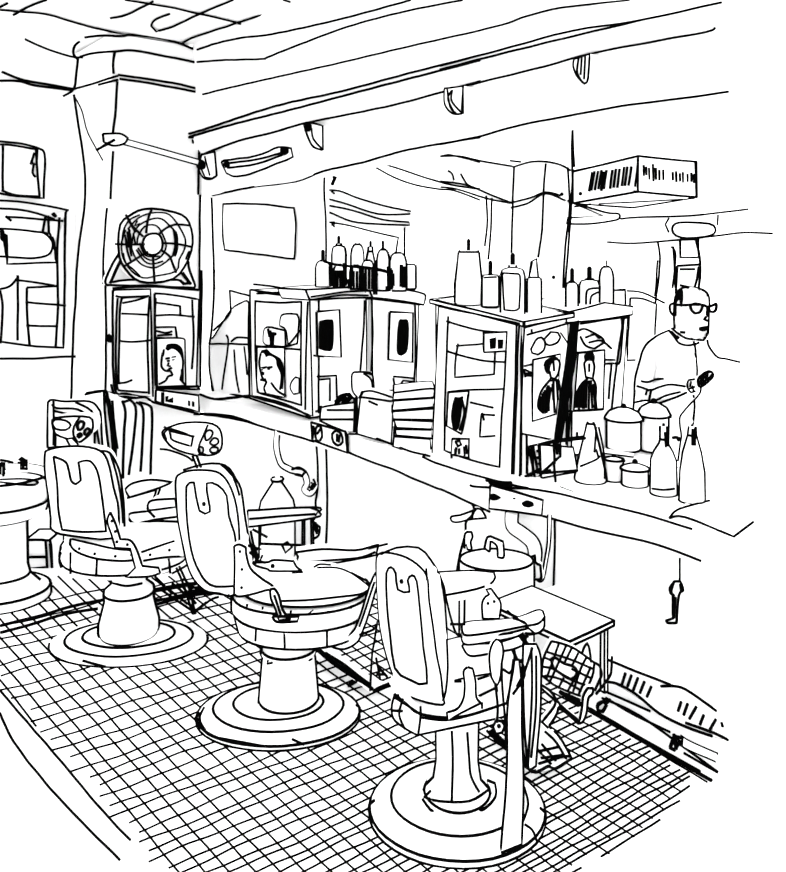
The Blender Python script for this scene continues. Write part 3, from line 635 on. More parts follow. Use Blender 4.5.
for s, st, bl, lab in [
    ('262,350 332,348 330,410 262,412', '', '278,370 300,365 298,400 280,402; 304,372 322,372 320,400 304,402', 'tiny dark picture at the top right of the big cabinet door'),
    ('150,535 215,533 205,600 190,665 145,640', '190,550 200,600 185,655; 180,560 165,620; 195,552 180,560', '168,555 180,552 196,552 192,600 182,650 165,655 158,610', 'leaning card with a dark oval at the lower left of the big cabinet door'),
    ('162,680 215,682 213,742 160,730', '172,690 185,688 190,700 180,705 172,690; 175,708 172,730; 205,700 208,730', '195,705 202,705 204,735 198,735; 180,712 188,710 188,730 180,730; 168,712 173,712 173,732 168,732', 'small card with dark marks at the foot of the big cabinet door')]:
    b = B(PAPER); b.prism(pp('6', s, ('x', XC - .035)), (.012, 0, 0), w=1.2)
    if st: b.draw('6', st, pl=('x', XC - .037), w=1.2)
    b.blot('6', bl, ('x', XC - .037)); b.build('small_picture', label=lab, cat='picture', group='small pictures in the big cabinet')
# side of the cabinet: portrait and round shapes
b = B(PAPER); PYC = ('y', YC - .014)
b.prism(pp('6', '415,437 500,418 486,603 412,628', PYC), (0, .01, 0), w=1.0)
b.draw('6', '450,455 455,440 480,425 497,440 497,460 492,480 482,495 470,490 465,470; 478,440 480,470; 470,492 465,500 492,498; 465,500 440,535 430,580 445,600 460,590 470,520; 445,545 440,590; 452,530 448,595; 458,520 455,600; 478,500 480,560 482,600; 495,500 500,540 498,590; 475,510 478,560; 488,500 492,560', pl=('y', YC - .016), w=1.1)
b.blot('6', '450,465 452,448 468,432 490,426 497,436 480,440 470,455 466,478 458,480', ('y', YC - .017)); b.draw('6', '440,550 436,590; 446,540 443,596; 449,535 455,600; 462,515 462,595; 437,560 445,600', pl=('y', YC - .016), w=1.7)
b.build('portrait_card', label='portrait of a standing figure on the side of the big cabinet', cat='picture', group='portrait cards in the cabinets')
b = B(PAINT); PYS = ('y', YC - .006); b.prism(pp('6', '388,318 530,298 490,830 380,825', ('y', YC - .004)), (0, .003, 0), ink=False)
b.draw('6', '390,335 440,322 530,300; 395,358 530,320; 410,400 425,372 440,365 452,380 448,405 430,420 412,415 408,400; 450,370 470,348 492,350 500,365 490,382 465,390 450,380; 388,455 410,450; 388,465 408,475; 388,478 415,478; 388,485 415,485; 375,665 480,685; 410,340 410,350; 387,465 390,490', pl=PYS, cast=False, w=.95)
b.build('side_panel', t)
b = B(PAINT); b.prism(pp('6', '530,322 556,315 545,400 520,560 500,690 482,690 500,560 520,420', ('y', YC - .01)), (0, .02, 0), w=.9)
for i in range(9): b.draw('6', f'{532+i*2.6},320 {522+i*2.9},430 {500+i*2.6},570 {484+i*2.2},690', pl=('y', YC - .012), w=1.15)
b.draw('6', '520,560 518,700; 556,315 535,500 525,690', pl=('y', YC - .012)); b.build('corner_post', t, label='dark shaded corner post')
# its double seen in the mirror
t2 = thing('mirrored_cabinet', 'narrow cabinet seen in the mirror right of the dark post, three bottles above', 'cabinet', on((600, 455), ('y', YC)))
b = B(PAINT); b.prism(pp('P', '572,318 628,308 618,455 571,455', ('y', YC + .005)), (0, .5, 0), w=.9)
b.draw('7', '55,205 75,200 120,225 130,240 100,258 75,248 60,222; 75,225 100,215 115,228; 85,240 120,235 150,258; 45,270 130,262 125,435 25,440; 178,165 180,200 165,300 150,440; 185,170 175,290 160,300; 132,290 158,290; 130,302 155,300; 150,300 142,405; 0,210 40,270', pl=('y', YC), w=.95, sm=0)
b.draw('7', '50,500 50,520; 0,522 100,508; 38,180 190,150; 60,185 190,165; 190,150 200,165 180,172', pl=('y', YC), w=1.0); b.build('body', t2)
b = B(PAINT); b.prism([on(p, ('y', YC - .01)) for p in [(566, 313), (605, 303), (633, 307), (632, 315), (600, 320), (566, 323)]], (0, .45, 0), w=.9); b.build('top_board', t2)
b = B(PAPER); b.prism(pp('7', '52,272 128,264 124,433 38,438', ('y', YC - .012)), (0, .01, 0), w=1.0)
b.draw('7', '70,300 75,340 95,345 100,310 95,290 78,290 70,300; 85,300 85,325; 80,345 60,365 45,400 42,430; 95,345 105,370 100,430; 78,350 76,430; 85,350 84,432; 90,350 94,430; 60,370 55,435; 52,385 48,430', pl=('y', YC - .014), w=1.1)
b.draw('7', '66,360 60,430; 56,375 52,430; 98,360 104,430; 72,352 68,432', pl=('y', YC - .014), w=1.8)
b.blot('7', '72,290 70,278 80,268 95,268 102,280 100,300 95,290 80,292', ('y', YC - .015)); b.build('portrait_card', label='portrait of a standing figure seen in the mirror beside the dark post', cat='picture', group='portrait cards in the cabinets')
# bottles on the big cabinet
GT = 'bottles on top of the big cabinet'
bottle('6', 172, 255, 95, 268, 4.45, 'tallest bottle on the big cabinet, wide-shouldered with a thin black spout', GT, 'tall', (1.9, 12))
bottle('6', 258, 305, 170, 272, 4.4, 'small square bottle second from the left on the big cabinet', GT, 'square', (2.2, 14), strokes='262,180 300,178')
bottle('6', 315, 387, 140, 302, 4.25, 'broad bottle with a large blank label, third on the big cabinet', GT, 'round', (2.4, 12), strokes='322,165 370,168 375,185 372,275 358,282 325,280 320,180 322,165')
bottle('6', 398, 438, 178, 300, 4.3, 'slim bottle with a pointed cap, rightmost of the four on the big cabinet', GT, 'square', None, strokes='402,180 408,130 425,120 430,178; 412,130 405,165')
bottle('6', 520, 552, 190, 290, 4.5, 'narrow bottle seen in the mirror just right of the dark post', 'bottles seen in the mirror', 'round', (2.2, 13))
bottle('6', 562, 618, 182, 290, 4.55, 'round-shouldered bottle with a label seen in the mirror', 'bottles seen in the mirror', 'round', (2.6, 12), strokes='580,290 580,230 590,215 618,212; 592,280 595,240 610,228 618,225')
bottle('7', 118, 152, 18, 148, 4.6, 'slim rounded bottle seen in the mirror, rightmost of the three', 'bottles seen in the mirror', 'dome', (.8, 6))

# smaller cabinet by the wall
lo, hi = cbox((310, 299, 418), 5.6, (250, 290, 398), (366, 296, 408))
t = thing('glass_cabinet', 'smaller glass cabinet with a row of crowded bottles on top', 'cabinet', sum(lo, Vector()) / 4, 'glass cabinets on the counter')
b = B(PAINT); b.hexa(lo, hi, w=.9); b.build('body', t); XC = lo[0].x; YC = lo[0].y
b = B(PAINT); b.prism(pp('5', '190,62 375,90 385,460 290,425 195,400', ('x', XC - .02)), (.018, 0, 0), w=.9)
b.draw('5', '205,95 205,250 212,385 280,405 350,425 348,300 350,100 280,103 205,98; 370,100 365,250 362,440; 200,45 250,50 362,70; 195,62 250,75 360,85; 240,245 345,250; 205,240 297,243; 210,75 360,65', pl=('x', XC - .022), w=.95); b.build('door', t)
b = B(PAPER); b.prism(pp('5', '212,243 297,245 298,400 235,388 212,370', ('x', XC - .035)), (.012, 0, 0), w=.9)
b.draw('5', '222,262 218,290 222,320 228,340 240,352 232,370 238,388; 225,258 240,252 250,262; 230,308 240,305; 232,325 226,322; 255,355 275,380 300,395; 245,308 258,305; 222,345 238,348; 280,290 290,330 282,375', pl=('x', XC - .037), w=1.05)
b.blot('5', '220,262 225,252 238,252 262,265 285,280 295,310 292,375 280,372 284,330 272,300 268,280 250,270 238,275 232,262; 240,304 257,301 257,305 242,307; 221,306 231,303 231,307 222,309; 242,310 252,309 252,314 244,315; 222,312 229,311 229,316 223,316; 224,328 232,325 234,330 226,332; 220,341 238,340 240,345 224,346', ('x', XC - .038)); b.build('portrait_card', label='large portrait of a dark-haired head in the smaller cabinet', cat='picture', group='portrait cards in the cabinets')
b = B(GLASS); b.prism(pp('5', '232,190 245,180 298,190 300,240 245,238 230,225', ('x', XC - .03)), (.01, 0, 0), w=.9); b.draw('5', '252,190 255,235; 262,195 260,235; 245,185 250,210; 270,200 255,205; 250,195 258,230', pl=('x', XC - .032), w=1.6); b.build('cup', label='small cup with dark stripes in the smaller cabinet', cat='cup')
b = B(GLASS); b.prism(pp('5', '285,150 295,138 335,138 342,160 335,230 310,240 302,190 282,175', ('x', XC - .028)), (.008, 0, 0), w=.9); b.draw('5', '345,190 310,235 298,240', pl=('x', XC - .03)); b.build('jar', label='upright jar behind the cup in the smaller cabinet', cat='jar')
b = B(GLASS); b.prism(pp('5', '318,355 330,338 343,340 342,385 325,390 315,372', ('x', XC - .03)), (.01, 0, 0), w=.9); b.build('soap_dish', label='little rounded dish at the lower right of the smaller cabinet', cat='dish')
# side face and the mirrored half
b = B(PAINT); PS = ('y', YC - .006); b.prism(pp('5', '378,100 560,95 550,370 385,455', ('y', YC - .004)), (0, .003, 0), ink=False)
b.draw('5', '550,95 545,200 535,320; 572,95 575,200 570,320; 375,100 380,240 385,440; 405,90 405,450; 375,268 420,272; 395,445 415,440; 400,335 460,332 462,420; 405,345 440,342 440,425; 410,430 460,425', pl=PS, cast=False, w=.9); b.build('side_panel', t)
t2 = thing('mirrored_cabinet', 'side of the smaller cabinet seen in the mirror, left of the towel pile', 'cabinet', on((395, 400), ('y', YC)))
b = B(PAINT); b.prism(pp('5', '572,92 720,108 712,375 575,380', ('y', YC + .004)), (0, .3, 0), w=.9); b.draw('5', '708,110 710,240 705,370; 640,340 645,375; 640,335 705,340; 655,370 670,348 700,350 705,368', pl=('y', YC), w=.9); b.build('body', t2)
b = B(PAINT); b.prism(pp('5', '362,62 560,52 720,70 740,88 735,108 570,88 375,95 370,85', ('y', YC - .03)), (0, .36, 0), w=1.0); b.draw('5', '380,85 480,70 560,65; 560,55 575,90; 380,95 470,80 560,80', pl=('y', YC - .033), w=.9); b.build('cornice', t, label='long cornice board on top')
for s, bl, lab in [('398,130 470,125 475,275 400,270', '405,170 415,158 440,155 452,165 450,245 430,255 405,248', 'framed dark picture on the side of the smaller cabinet'),
                   ('628,130 700,135 698,290 622,280', '655,165 670,155 688,165 685,250 665,270 650,255', 'framed dark picture seen in the mirror beside the smaller cabinet')]:
    b = B(PAPER); b.prism(pp('5', s, ('y', YC - .02)), (0, .012, 0), w=1.3); b.blot('5', bl, ('y', YC - .022)); 
    b.build('small_picture', label=lab, cat='picture', group='dark framed pictures by the smaller cabinet')
GB = 'crowded bottles on the smaller cabinet'
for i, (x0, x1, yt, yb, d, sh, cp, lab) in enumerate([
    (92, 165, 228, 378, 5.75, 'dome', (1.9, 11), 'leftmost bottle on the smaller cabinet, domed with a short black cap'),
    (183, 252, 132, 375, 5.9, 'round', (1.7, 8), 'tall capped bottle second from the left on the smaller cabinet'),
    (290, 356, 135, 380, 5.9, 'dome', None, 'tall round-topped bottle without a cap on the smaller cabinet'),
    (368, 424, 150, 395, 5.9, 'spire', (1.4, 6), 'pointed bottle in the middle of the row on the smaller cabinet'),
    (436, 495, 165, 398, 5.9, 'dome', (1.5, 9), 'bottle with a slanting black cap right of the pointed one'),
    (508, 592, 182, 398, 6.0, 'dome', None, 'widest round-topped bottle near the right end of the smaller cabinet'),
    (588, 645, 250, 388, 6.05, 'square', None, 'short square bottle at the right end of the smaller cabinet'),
    (195, 245, 250, 385, 5.75, 'dome', None, 'small hatched bottle added as shade in front of the tall capped bottle'),  # last three bottles are added, striped dark to stand for the shadow band
    (285, 340, 255, 388, 5.75, 'dome', None, 'small hatched bottle added as shade in front of the tall round-topped bottle'),
    (350, 410, 225, 398, 5.72, 'dome', None, 'small hatched bottle added as shade in front of the pointed bottle')]):
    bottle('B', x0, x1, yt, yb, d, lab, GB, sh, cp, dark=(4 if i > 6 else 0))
b = B(GLASS)  # shade between the bottles, drawn as dark hatch strokes; nothing holds them
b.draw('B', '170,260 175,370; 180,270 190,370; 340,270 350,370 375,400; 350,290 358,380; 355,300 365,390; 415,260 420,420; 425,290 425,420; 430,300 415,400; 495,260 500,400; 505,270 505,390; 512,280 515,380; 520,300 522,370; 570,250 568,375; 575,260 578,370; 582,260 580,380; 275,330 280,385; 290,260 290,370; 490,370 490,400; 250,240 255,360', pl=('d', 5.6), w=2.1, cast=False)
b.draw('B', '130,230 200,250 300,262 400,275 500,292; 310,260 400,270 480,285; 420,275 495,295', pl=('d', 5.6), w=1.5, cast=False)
b.build('bottle_shade_hatch', label='dark hatch strokes for the shade between the crowded bottles on the smaller cabinet', cat='hatching')

# hooded box left of the smaller cabinet
b = B(PAINT); b.prism(pp('5', '62,232 80,205 130,125 170,98 185,102 185,232 188,400 85,408 68,370', ('x', 3.2)), (.18, 0, 0), w=.8)
b.draw('5', '60,232 130,232 190,235; 125,65 128,135; 125,65 190,82; 115,205 120,235 100,375; 138,250 145,330 155,385; 60,235 62,320 80,405 140,402; 130,225 150,212 185,215; 75,190 120,145 130,120; 170,240 180,330; 80,408 130,392 185,400', pl=('x', 3.198), w=.85)
b.build('hooded_box', label='round-hooded box with upright folds below its hood, between column and smaller cabinet', cat='box')

# ---------------------------------------------------------------- things on the counter
oc = lambda k, x, y: dep(onc((SHEETS[k][0] + x / SHEETS[k][2], SHEETS[k][1] + y / SHEETS[k][2])))
d = oc('5', 460, 510)
t = thing('radio', 'small low radio with dark clutter on top, standing on the counter left of the canister', 'radio', on((337, 432), ('d', d)))
b = slab('5', '412,440 425,428 518,415 522,500 500,512 410,475', ('d', d), FW * .15, PAINT); b.draw('5', '412,470 540,470; 430,440 515,440; 500,512 525,510; 518,415 515,508', pl=('d', d - .003), w=1.0); b.draw('5', '522,400 520,505', pl=('d', d - .003), w=1.7); b.build('body', t)
b = slab('5', '455,420 470,395 500,388 515,405 512,420 480,430', ('d', d + .03), FW * .06, PAINT); b.draw('5', '460,420 490,390 510,400 480,425; 455,415 480,395 500,410 470,432; 470,400 490,420 480,395; 485,390 488,425; 500,400 495,420 475,415; 440,430 470,425', pl=('d', d + .027), w=1.8); b.build('top_clutter', t, label='black tangle on top')
b = slab('5', '508,335 515,322 560,322 575,335 580,380 540,385 530,405 510,380', ('d', 5.0), FW * .06, PAINT); b.draw('5', '545,325 570,345 575,382; 550,322 575,330', pl=('d', 4.998)); b.build('hand_mirror', label='upright rounded mirror behind the radio and canister', cat='mirror')
d = oc('5', 585, 545)
b = slab('5', '537,395 545,382 575,380 640,402 632,545 525,515', ('d', d), FW * .2, PAINT); b.draw('5', '538,400 560,402 600,408 632,412 640,405; 525,400 525,515; 545,382 535,400; 560,412 590,425', pl=('d', d - .003)); b.build('canister', label='plain white canister on the counter between radio and towel pile', cat='canister')
d = oc('5', 650, 565)
b = B(CLOTH); t = None
q5 = [('640,385 755,372 770,380 765,400 640,408', 'top folded towel of the pile'), ('640,412 765,402 765,432 638,442', 'second folded towel of the pile'), ('636,446 765,436 765,470 640,468', 'third folded towel of the pile, thick in the middle'), ('640,470 765,475 760,500 650,495', 'fourth folded towel of the pile'), ('645,500 760,502 760,530 650,520', 'fifth folded towel of the pile'), ('642,524 755,532 758,570 740,582 640,555', 'bottom folded towel of the pile')]
for s, lab in q5:
    b = B(CLOTH); b.prism(pp('5', s, ('d', d)), FW * .25, w=1.0)
    x = T1('5', s); 
    b.build('folded_towel', label=lab + ' left of the big cabinet', cat='towel', group='pile of folded towels')
b = None

# picture frames and papers right of the big cabinet
d = oc('e', 330, -30) if 0 else 4.0
t = thing('card_stack', 'stack of loose overlapping cards leaning by the foot of the dark post', 'cards', on((545, 476), ('d', 3.95)))
b = slab('6', '400,705 480,685 500,760 430,800 395,790', ('d', 4.1), FW * .02, PAPER); b.draw('6', '395,670 395,790; 400,705 420,800; 410,700 415,790; 388,800 520,735; 390,802 450,770; 415,705 430,790; 425,740 500,735; 430,760 500,745; 425,720 490,700', pl=('d', 4.095), w=1.3); b.build('card', t)
b = slab('6', '430,700 540,708 555,785 470,800 440,805', ('d', 4.0), FW * .02, PAPER); b.draw('6', '430,700 500,690 500,740; 478,690 482,760; 485,690 490,730; 440,790 560,780; 490,685 500,735 440,790; 480,760 485,825 540,848; 500,690 580,680; 435,700 438,800; 432,790 470,780', pl=('d', 3.995), w=1.2); b.build('card', t)
G3 = 'jars and bottles at the right end of the counter'
bottle('7', 45, 132, 480, 655, onc, 'cone-shaped flask nearest the big cabinet on the counter', G3, 'cone', None, strokes='60,600 105,580 115,570; 105,485 100,560; 112,485 128,560 130,635; 105,550 112,575', name='flask', cat='flask')
def jar(k, x0, x1, ytop, yb, ylid, d, lab, knob=3, cat='jar'):
    ox, oy, s = SHEETS[k]; X0, X1 = ox + x0 / s, ox + x1 / s
    c = on(((X0 + X1) / 2, oy + yb / s), ('d', dep(onc(((X0 + X1) / 2, oy + yb / s))) if d is None else d)); dd = dep(c); r = (X1 - X0) / 2 * dd / 815; c = c + Vector((c.x, c.y, 0)).normalized() * r
    h = (yb - ylid) / s * dd / 815; H = (yb - ytop) / s * dd / 815
    t = thing('lidded_jar', lab, cat, c, G3)
    b = B(GLASS); b.lathe(c, [(r * .92, 0), (r * .92, h)], (0,), n=24); b.build('body', t)
    b = B(GLASS); b.lathe(c, [(r * 1.0, h + .001), (r * 1.08, h + .01), (r * .8, h + (H - h) * .7), (r * .3, H), (r * .02, H + .002)], (1,), n=24); lid = b.build('lid', t)
    b = B(INK); b.ball(c + UP * (H + knob * dd / 815 * .7), knob * dd / 815, m=1); b.build('knob', lid, label='black knob')
jar('7', 135, 235, 440, 560, 478, 4.45, 'tall lidded jar in front of the man, left of the pair', 3)
jar('7', 230, 315, 425, 562, 466, 4.5, 'tall lidded jar in front of the man, right of the pair', 3.3)
jar('7', 130, 182, 580, 648, 592, None, 'smallest lidded jar, between flask and squat jar', 2.2)
jar('7', 180, 256, 602, 665, 622, None, 'squat wide lidded jar beside the wine-shaped bottle', 3)
bottle('7', 265, 337, 490, 690, onc, 'long-necked bottle with a line across its body, near the counter end', G3, 'wine', (1.6, 3), strokes='268,665 300,668 332,665; 305,500 308,545; 315,495 314,540')
bottle('7', 350, 418, 490, 712, onc, 'tall tapering bottle, last one at the counter end', G3, 'spire', (1.6, 2), strokes='385,490 385,540; 393,488 393,540; 389,490 389,540')
b = slab('7', '318,748 340,730 365,712 432,700 470,712 562,762 505,805 440,775 365,748', ('z', .972), (0, 0, .006), PAPER, ang=200, back=False, w=.35); b.draw('7', '318,750 345,725 435,700; 318,750 365,748 505,805 562,762', pl=('z', .979), w=.95); b.build('paper_sheet', label='sheet of paper lying at the right end of the counter', cat='paper')
b = slab('7', '100,548 215,568 212,574 110,560', ('z', 1.0), (0, 0, .01), ENAMEL, w=.7); b.build('comb', label='thin comb lying in front of the two tall jars', cat='comb')

# ---------------------------------------------------------------- sockets and what hangs under the counter
b = slab('5', '382,478 490,508 497,575 385,535', ('x', 2.985), (.014, 0, 0), ENAMEL, w=1.1)
b.draw('5', '388,490 385,530; 490,510 497,572; 494,515 496,570', pl=('x', 2.983), w=1.6); b.draw('5', '402,490 412,495 415,525 402,540 395,525 395,500 402,490; 400,515 410,500; 460,505 475,515 480,540 465,552 450,540 447,515 460,505; 462,515 462,540; 470,518 468,542', pl=('x', 2.983), w=1.2, sm=2)
b.build('socket_plate', label='two-hole socket plate on the counter front below the radio', cat='socket', group='socket plates along the counter edge')
b = slab('h', '245,22 500,95 494,172 240,140', ('x', 2.985), (.014, 0, 0), ENAMEL, w=1.2); b.blot('h', '236,80 250,66 270,68 298,86 275,98 248,98; 395,110 420,98 450,108 455,125 430,134 402,126; 350,88 360,85 368,90 358,95', ('x', 2.983))
b.draw('h', '225,0 300,12 345,14; 240,10 300,25 350,25', pl=('x', 2.983), w=1.8); b.build('socket_plate', label='two-hole socket plate on the counter front below the big cabinet', cat='socket', group='socket plates along the counter edge')
def hose(key, s, X, r, name, lab, cat, w=1.0, extra=None):
    b = B(ENAMEL); b.hose([on(p, ('x', X)) for p in smooth(T1(key, s), 4)], r, w)
    if extra: b.draw(key, extra, pl=('x', X - r), w=1.2)
    b.build(name, label=lab, cat=cat)
hose('b', '415,92 412,140 425,190 450,208 470,215 495,222 505,250 497,272 515,282 530,262 528,245', 3.0, .016, 'cord', 'curly cord hanging from the counter above the round jug', 'cord', extra='460,210 480,205 500,215 490,230 470,225; 515,265 530,250 525,240; 520,270 532,255')
hose('h', '348,160 350,220 400,260 445,300 460,350 455,410', 3.0, .03, 'drain_hose', 'thick hose curving down from the socket plate to the round basin', 'hose')
hose('h', '532,170 528,300 515,400 500,470 480,482 470,440', 2.97, .006, 'cord', 'thin looping cord right of the round basin', 'cord')
b = slab('h', '448,370 462,365 466,400 490,415 494,470 485,482 462,480 460,420 450,405', ('x', 2.95), (.03, 0, 0), ENAMEL, w=1.2); b.build('spray_head', label='small spray head hanging beside the round basin', cat='spray head')
b = B(ENAMEL); b.draw('f', '315,40 314,108', pl=('x', 3.03), w=.9, cast=False); b.prism(pp('f', '288,125 300,108 315,108 322,130 312,145 308,210 305,218 285,218 280,212 298,206 296,148 290,140', ('x', 3.02)), (.03, 0, 0), w=1.1); b.draw('f', '298,112 292,135 300,148; 315,115 318,135; 303,150 300,205', pl=('x', 3.018), w=1.1)
b.build('hanging_brush', label='small brush hanging on a string under the counter at the right', cat='brush')
# jug and stool
jc = on((277, 548), ('d', 5.55)); jc.z = 0.0
jr = 17 * 5.55 / 815
b = B(GLASS); z0 = on((277, 545), ('d', 5.55)).z; z1 = on((277, 478), ('d', 5.55)).z; H = z1
b.lathe(jc, [(jr * .9, 0), (jr, .02), (jr, H * .62), (jr * .9, H * .72), (jr * .45, H * .87), (jr * .2, H * .95), (jr * .3, H * .97), (jr * .3, H * 1.0), (jr * .1, H * 1.01)], (6,), n=28); b.build('jug', label='big round-shouldered jug with a stopper standing under the counter behind the middle chair', cat='jug')
t = thing('bench', 'low narrow bench crossing in front of the round jug', 'bench', on((285, 545), ('d', 5.2)))
b = slab('b', '325,335 530,325 543,340 530,356 340,382 325,380', ('d', 5.2), FW * .02, PAINT); b.draw('b', '330,360 430,352 530,345; 515,325 540,335 530,350', pl=('d', 5.197)); b.build('top', t)
for s in ('490,362 497,362 497,535 490,535', '517,358 524,358 528,535 521,535'):
    b = slab('b', s, ('d', 5.2), FW * .03, PAINT, w=.9); b.build('leg', t)
b = B(PAINT); b.draw('b', '520,365 545,385 540,410 525,420; 530,370 540,400; 525,375 535,405; 520,360 530,360; 365,435 495,440; 365,380 362,440; 430,440 445,430 460,445 440,462 430,440', d=5.18, cast=False, w=1.1); b.build('hook', t)

# basin drum, table, heater
dc = on((496.5, 559), ('d', 3.85)); dc.z = 0
t = thing('wash_drum', 'round wash drum with a hooked tap behind the near chair, under the counter', 'basin', dc)
dz = on((496.5, 560), ('d', 3.85)).z; dr = 36.5 * 3.85 / 815
b = B(ENAMEL); b.lathe(dc, [(dr, 0), (dr, dz)], (1,), ell=.78, n=36); b.build('drum', t)
b = slab('h', '218,330 228,285 245,275 305,300 308,365 300,380 278,375 275,320 245,295 242,345 235,345', ('d', 3.8), FW * .03, ENAMEL, w=1.15); b.build('handle', t)
b = slab('h', '120,330 118,270 128,252 152,252 158,275 150,300 158,338 135,335 128,310', ('d', 3.85), FW * .03, ENAMEL, w=1.1); b.build('tap', t)
b = B(ENAMEL); b.prism(pp('h', '52,190 60,178 100,172 158,150 172,140 200,145 224,185 150,192 90,205 62,203', ('d', 3.95)), FW * .03); b.draw('h', '160,115 165,150 150,180 125,205 122,260 100,350 82,448; 175,140 160,160 155,185; 155,118 168,125', pl=('d', 3.94), w=1.3); b.build('spout', t)
X0, X1, Y0, Y1 = 2.57, 2.86, 2.07, 2.52
t = thing('side_table', 'low white side table under the counter, right of the near chair', 'table', ((X0 + X1) / 2, (Y0 + Y1) / 2, 0))
b = B(PAINT); b.box(X0, X1, Y0, Y1, .53, .55, w=1.25); b.build('top', t)
b = B(PAINT); b.box(X1 - .035, X1 - .015, Y0 + .02, Y0 + .04, .25, .53, w=.9); b.build('leg', t)
b = B(PAINT); b.box(X1 - .03, 3.07, Y1 - .06, Y1 - .03, .45, .53, ink=False); b.build('wall_bracket', t)
t = thing('baseboard_heater', 'long low heater with slotted cover along the foot of the right wall', 'heater', on((660, 720), ('x', 3.05)))
b = slab('f', '112,310 200,343 290,378 350,395 412,450 440,525 400,515 330,490 270,460 200,410 150,382 112,370', ('x', 3.03), (.05, 0, 0), ENAMEL, w=-.35)
b.draw('f', '118,312 200,345 290,380; 265,385 310,385 345,402 412,450; 112,372 150,378 200,405 260,455 330,490 400,515; 330,480 400,505 442,526', pl=('x', 3.028)); b.build('cover', t)
for q_ in ('172,350 163,380; 188,355 178,385; 205,362 193,395; 222,372 210,402; 240,385 228,412; 318,425 310,450; 335,430 325,460; 358,438 340,470; 378,460 368,485; 410,472 395,497; 425,480 428,492').split('; '): b = B(ENAMEL); b.draw('f', q_, pl=('x', 3.027), w=1.1, cast=False); b.build('slot', t)
b = B(ENAMEL); b.hose([on(p, ('x', 3.0)) for p in smooth(T1('f', '312,522 340,540 412,572'), 3)], .014); b.draw('f', '325,560 415,612; 120,415 200,462 290,505', pl=('x', 3.0), w=.8)
b.draw('f', '290,545 300,515 315,530 300,552 288,545; 300,510 305,550; 318,540 322,520 298,515', pl=('x', 2.985), w=1.5); b.build('pipe', t)
b = B(ENAMEL); b.draw('f', '98,440 102,430 115,425 122,435 112,452 100,450 98,440; 120,430 132,420', pl=('x', 2.98), w=1.5, cast=False); b.prism(pp('f', '100,438 115,427 121,436 111,450 102,448', ('x', 2.985)), (.02, 0, 0), w=.8); b.build('valve', t)

# ---------------------------------------------------------------- what stands beyond the mirror edge
XM = 3.49
mr = thing('wall_mirror', 'thin edges of the wide mirror over the counter, between beam and cabinets', 'mirror', (XM, 3.6, 1.0))
b = B(ENAMEL); b.draw('3', '302,268 300,350 302,460; 300,262 305,380; 290,380 295,470 285,560 280,655; 302,385 298,480 292,560 285,655', pl=('d', 4.55), cast=False, w=1.1); b.build('near_edge', mr)
for q_ in '322,277 319,440 277,441 258,630'.split(): b = B(ENAMEL); b.dots('3', q_, ('d', 4.5), 2.0); b.build('mirror_screw', mr)
# column, mouldings seen in the mirror
b = B(PLASTER); cc = on((541, 250), ('d', 6.5)); 
PM = ('d', 6.5)
b.prism(pp('3', '165,380 205,368 240,368 298,385 290,700 165,700', PM), FW * .3, ink=False)
b.draw('3', '165,380 205,368 240,367 275,375 298,388; 158,365 185,368; 168,380 165,460 162,575; 240,372 235,440 232,520 223,585; 160,472 200,462 240,440 290,458 330,470 375,485; 165,460 205,450 240,437 275,445; 105,445 108,500 102,560; 118,450 116,520 110,590', pl=PM, w=.95)
b.build('mirrored_column', label='square crowned column seen in the mirror above the four bottles', cat='column')
b = B(PLASTER); b.prism(pp('3', '-50,365 0,355 80,362 165,378 165,462 110,450 60,425 0,415', PM), FW * .2, ink=False)
b.draw('2', '475,425 500,432 560,465 620,485 680,496 720,500 786,525; 515,425 560,438 640,465 700,482 745,490 786,495; 600,392 640,402 700,405 750,415 786,425; 735,455 750,480 760,487', pl=PM, w=.9)
b.draw('3', '0,412 60,420 120,445 165,462; 0,355 45,355 90,365 165,378; 0,425 40,430 100,450 160,462; 18,388 28,395 32,410', pl=PM, w=.9); b.build('mirrored_beam', label='slanting ceiling beam seen in the mirror, left of the column', cat='beam')
b = slab('3', '290,455 300,458 375,482 405,485 410,492 400,500 340,508 288,508 290,495 370,490', ('d', 5.6), FW * .1, PAINT); b.build('mirrored_shelf', label='short wedge shelf seen in the mirror below the vent box', cat='shelf')
b = B(PAINT); PC = ('d', 6.8)
b.prism(pp('2', '383,495 470,515 605,552 600,590 588,600 575,625 500,595 400,582 380,580', PC), FW * .2, ink=False)
b.draw('2', '388,497 420,500 470,520 540,540 607,553; 375,518 440,535 520,560 605,560; 383,537 450,550 530,575 600,582 602,590 520,587 450,580 390,555 360,555; 385,582 440,590 500,605 572,622 565,665; 588,595 588,760; 400,462 405,470 398,485; 402,590 405,596; 397,500 405,508', pl=PC, w=.95)
b.draw('2', '408,462 398,485; 401,580 401,592', pl=PC, w=2); b.build('mirrored_cornice', label='stepped cornice seen in the mirror above the crowded bottles', cat='cornice')
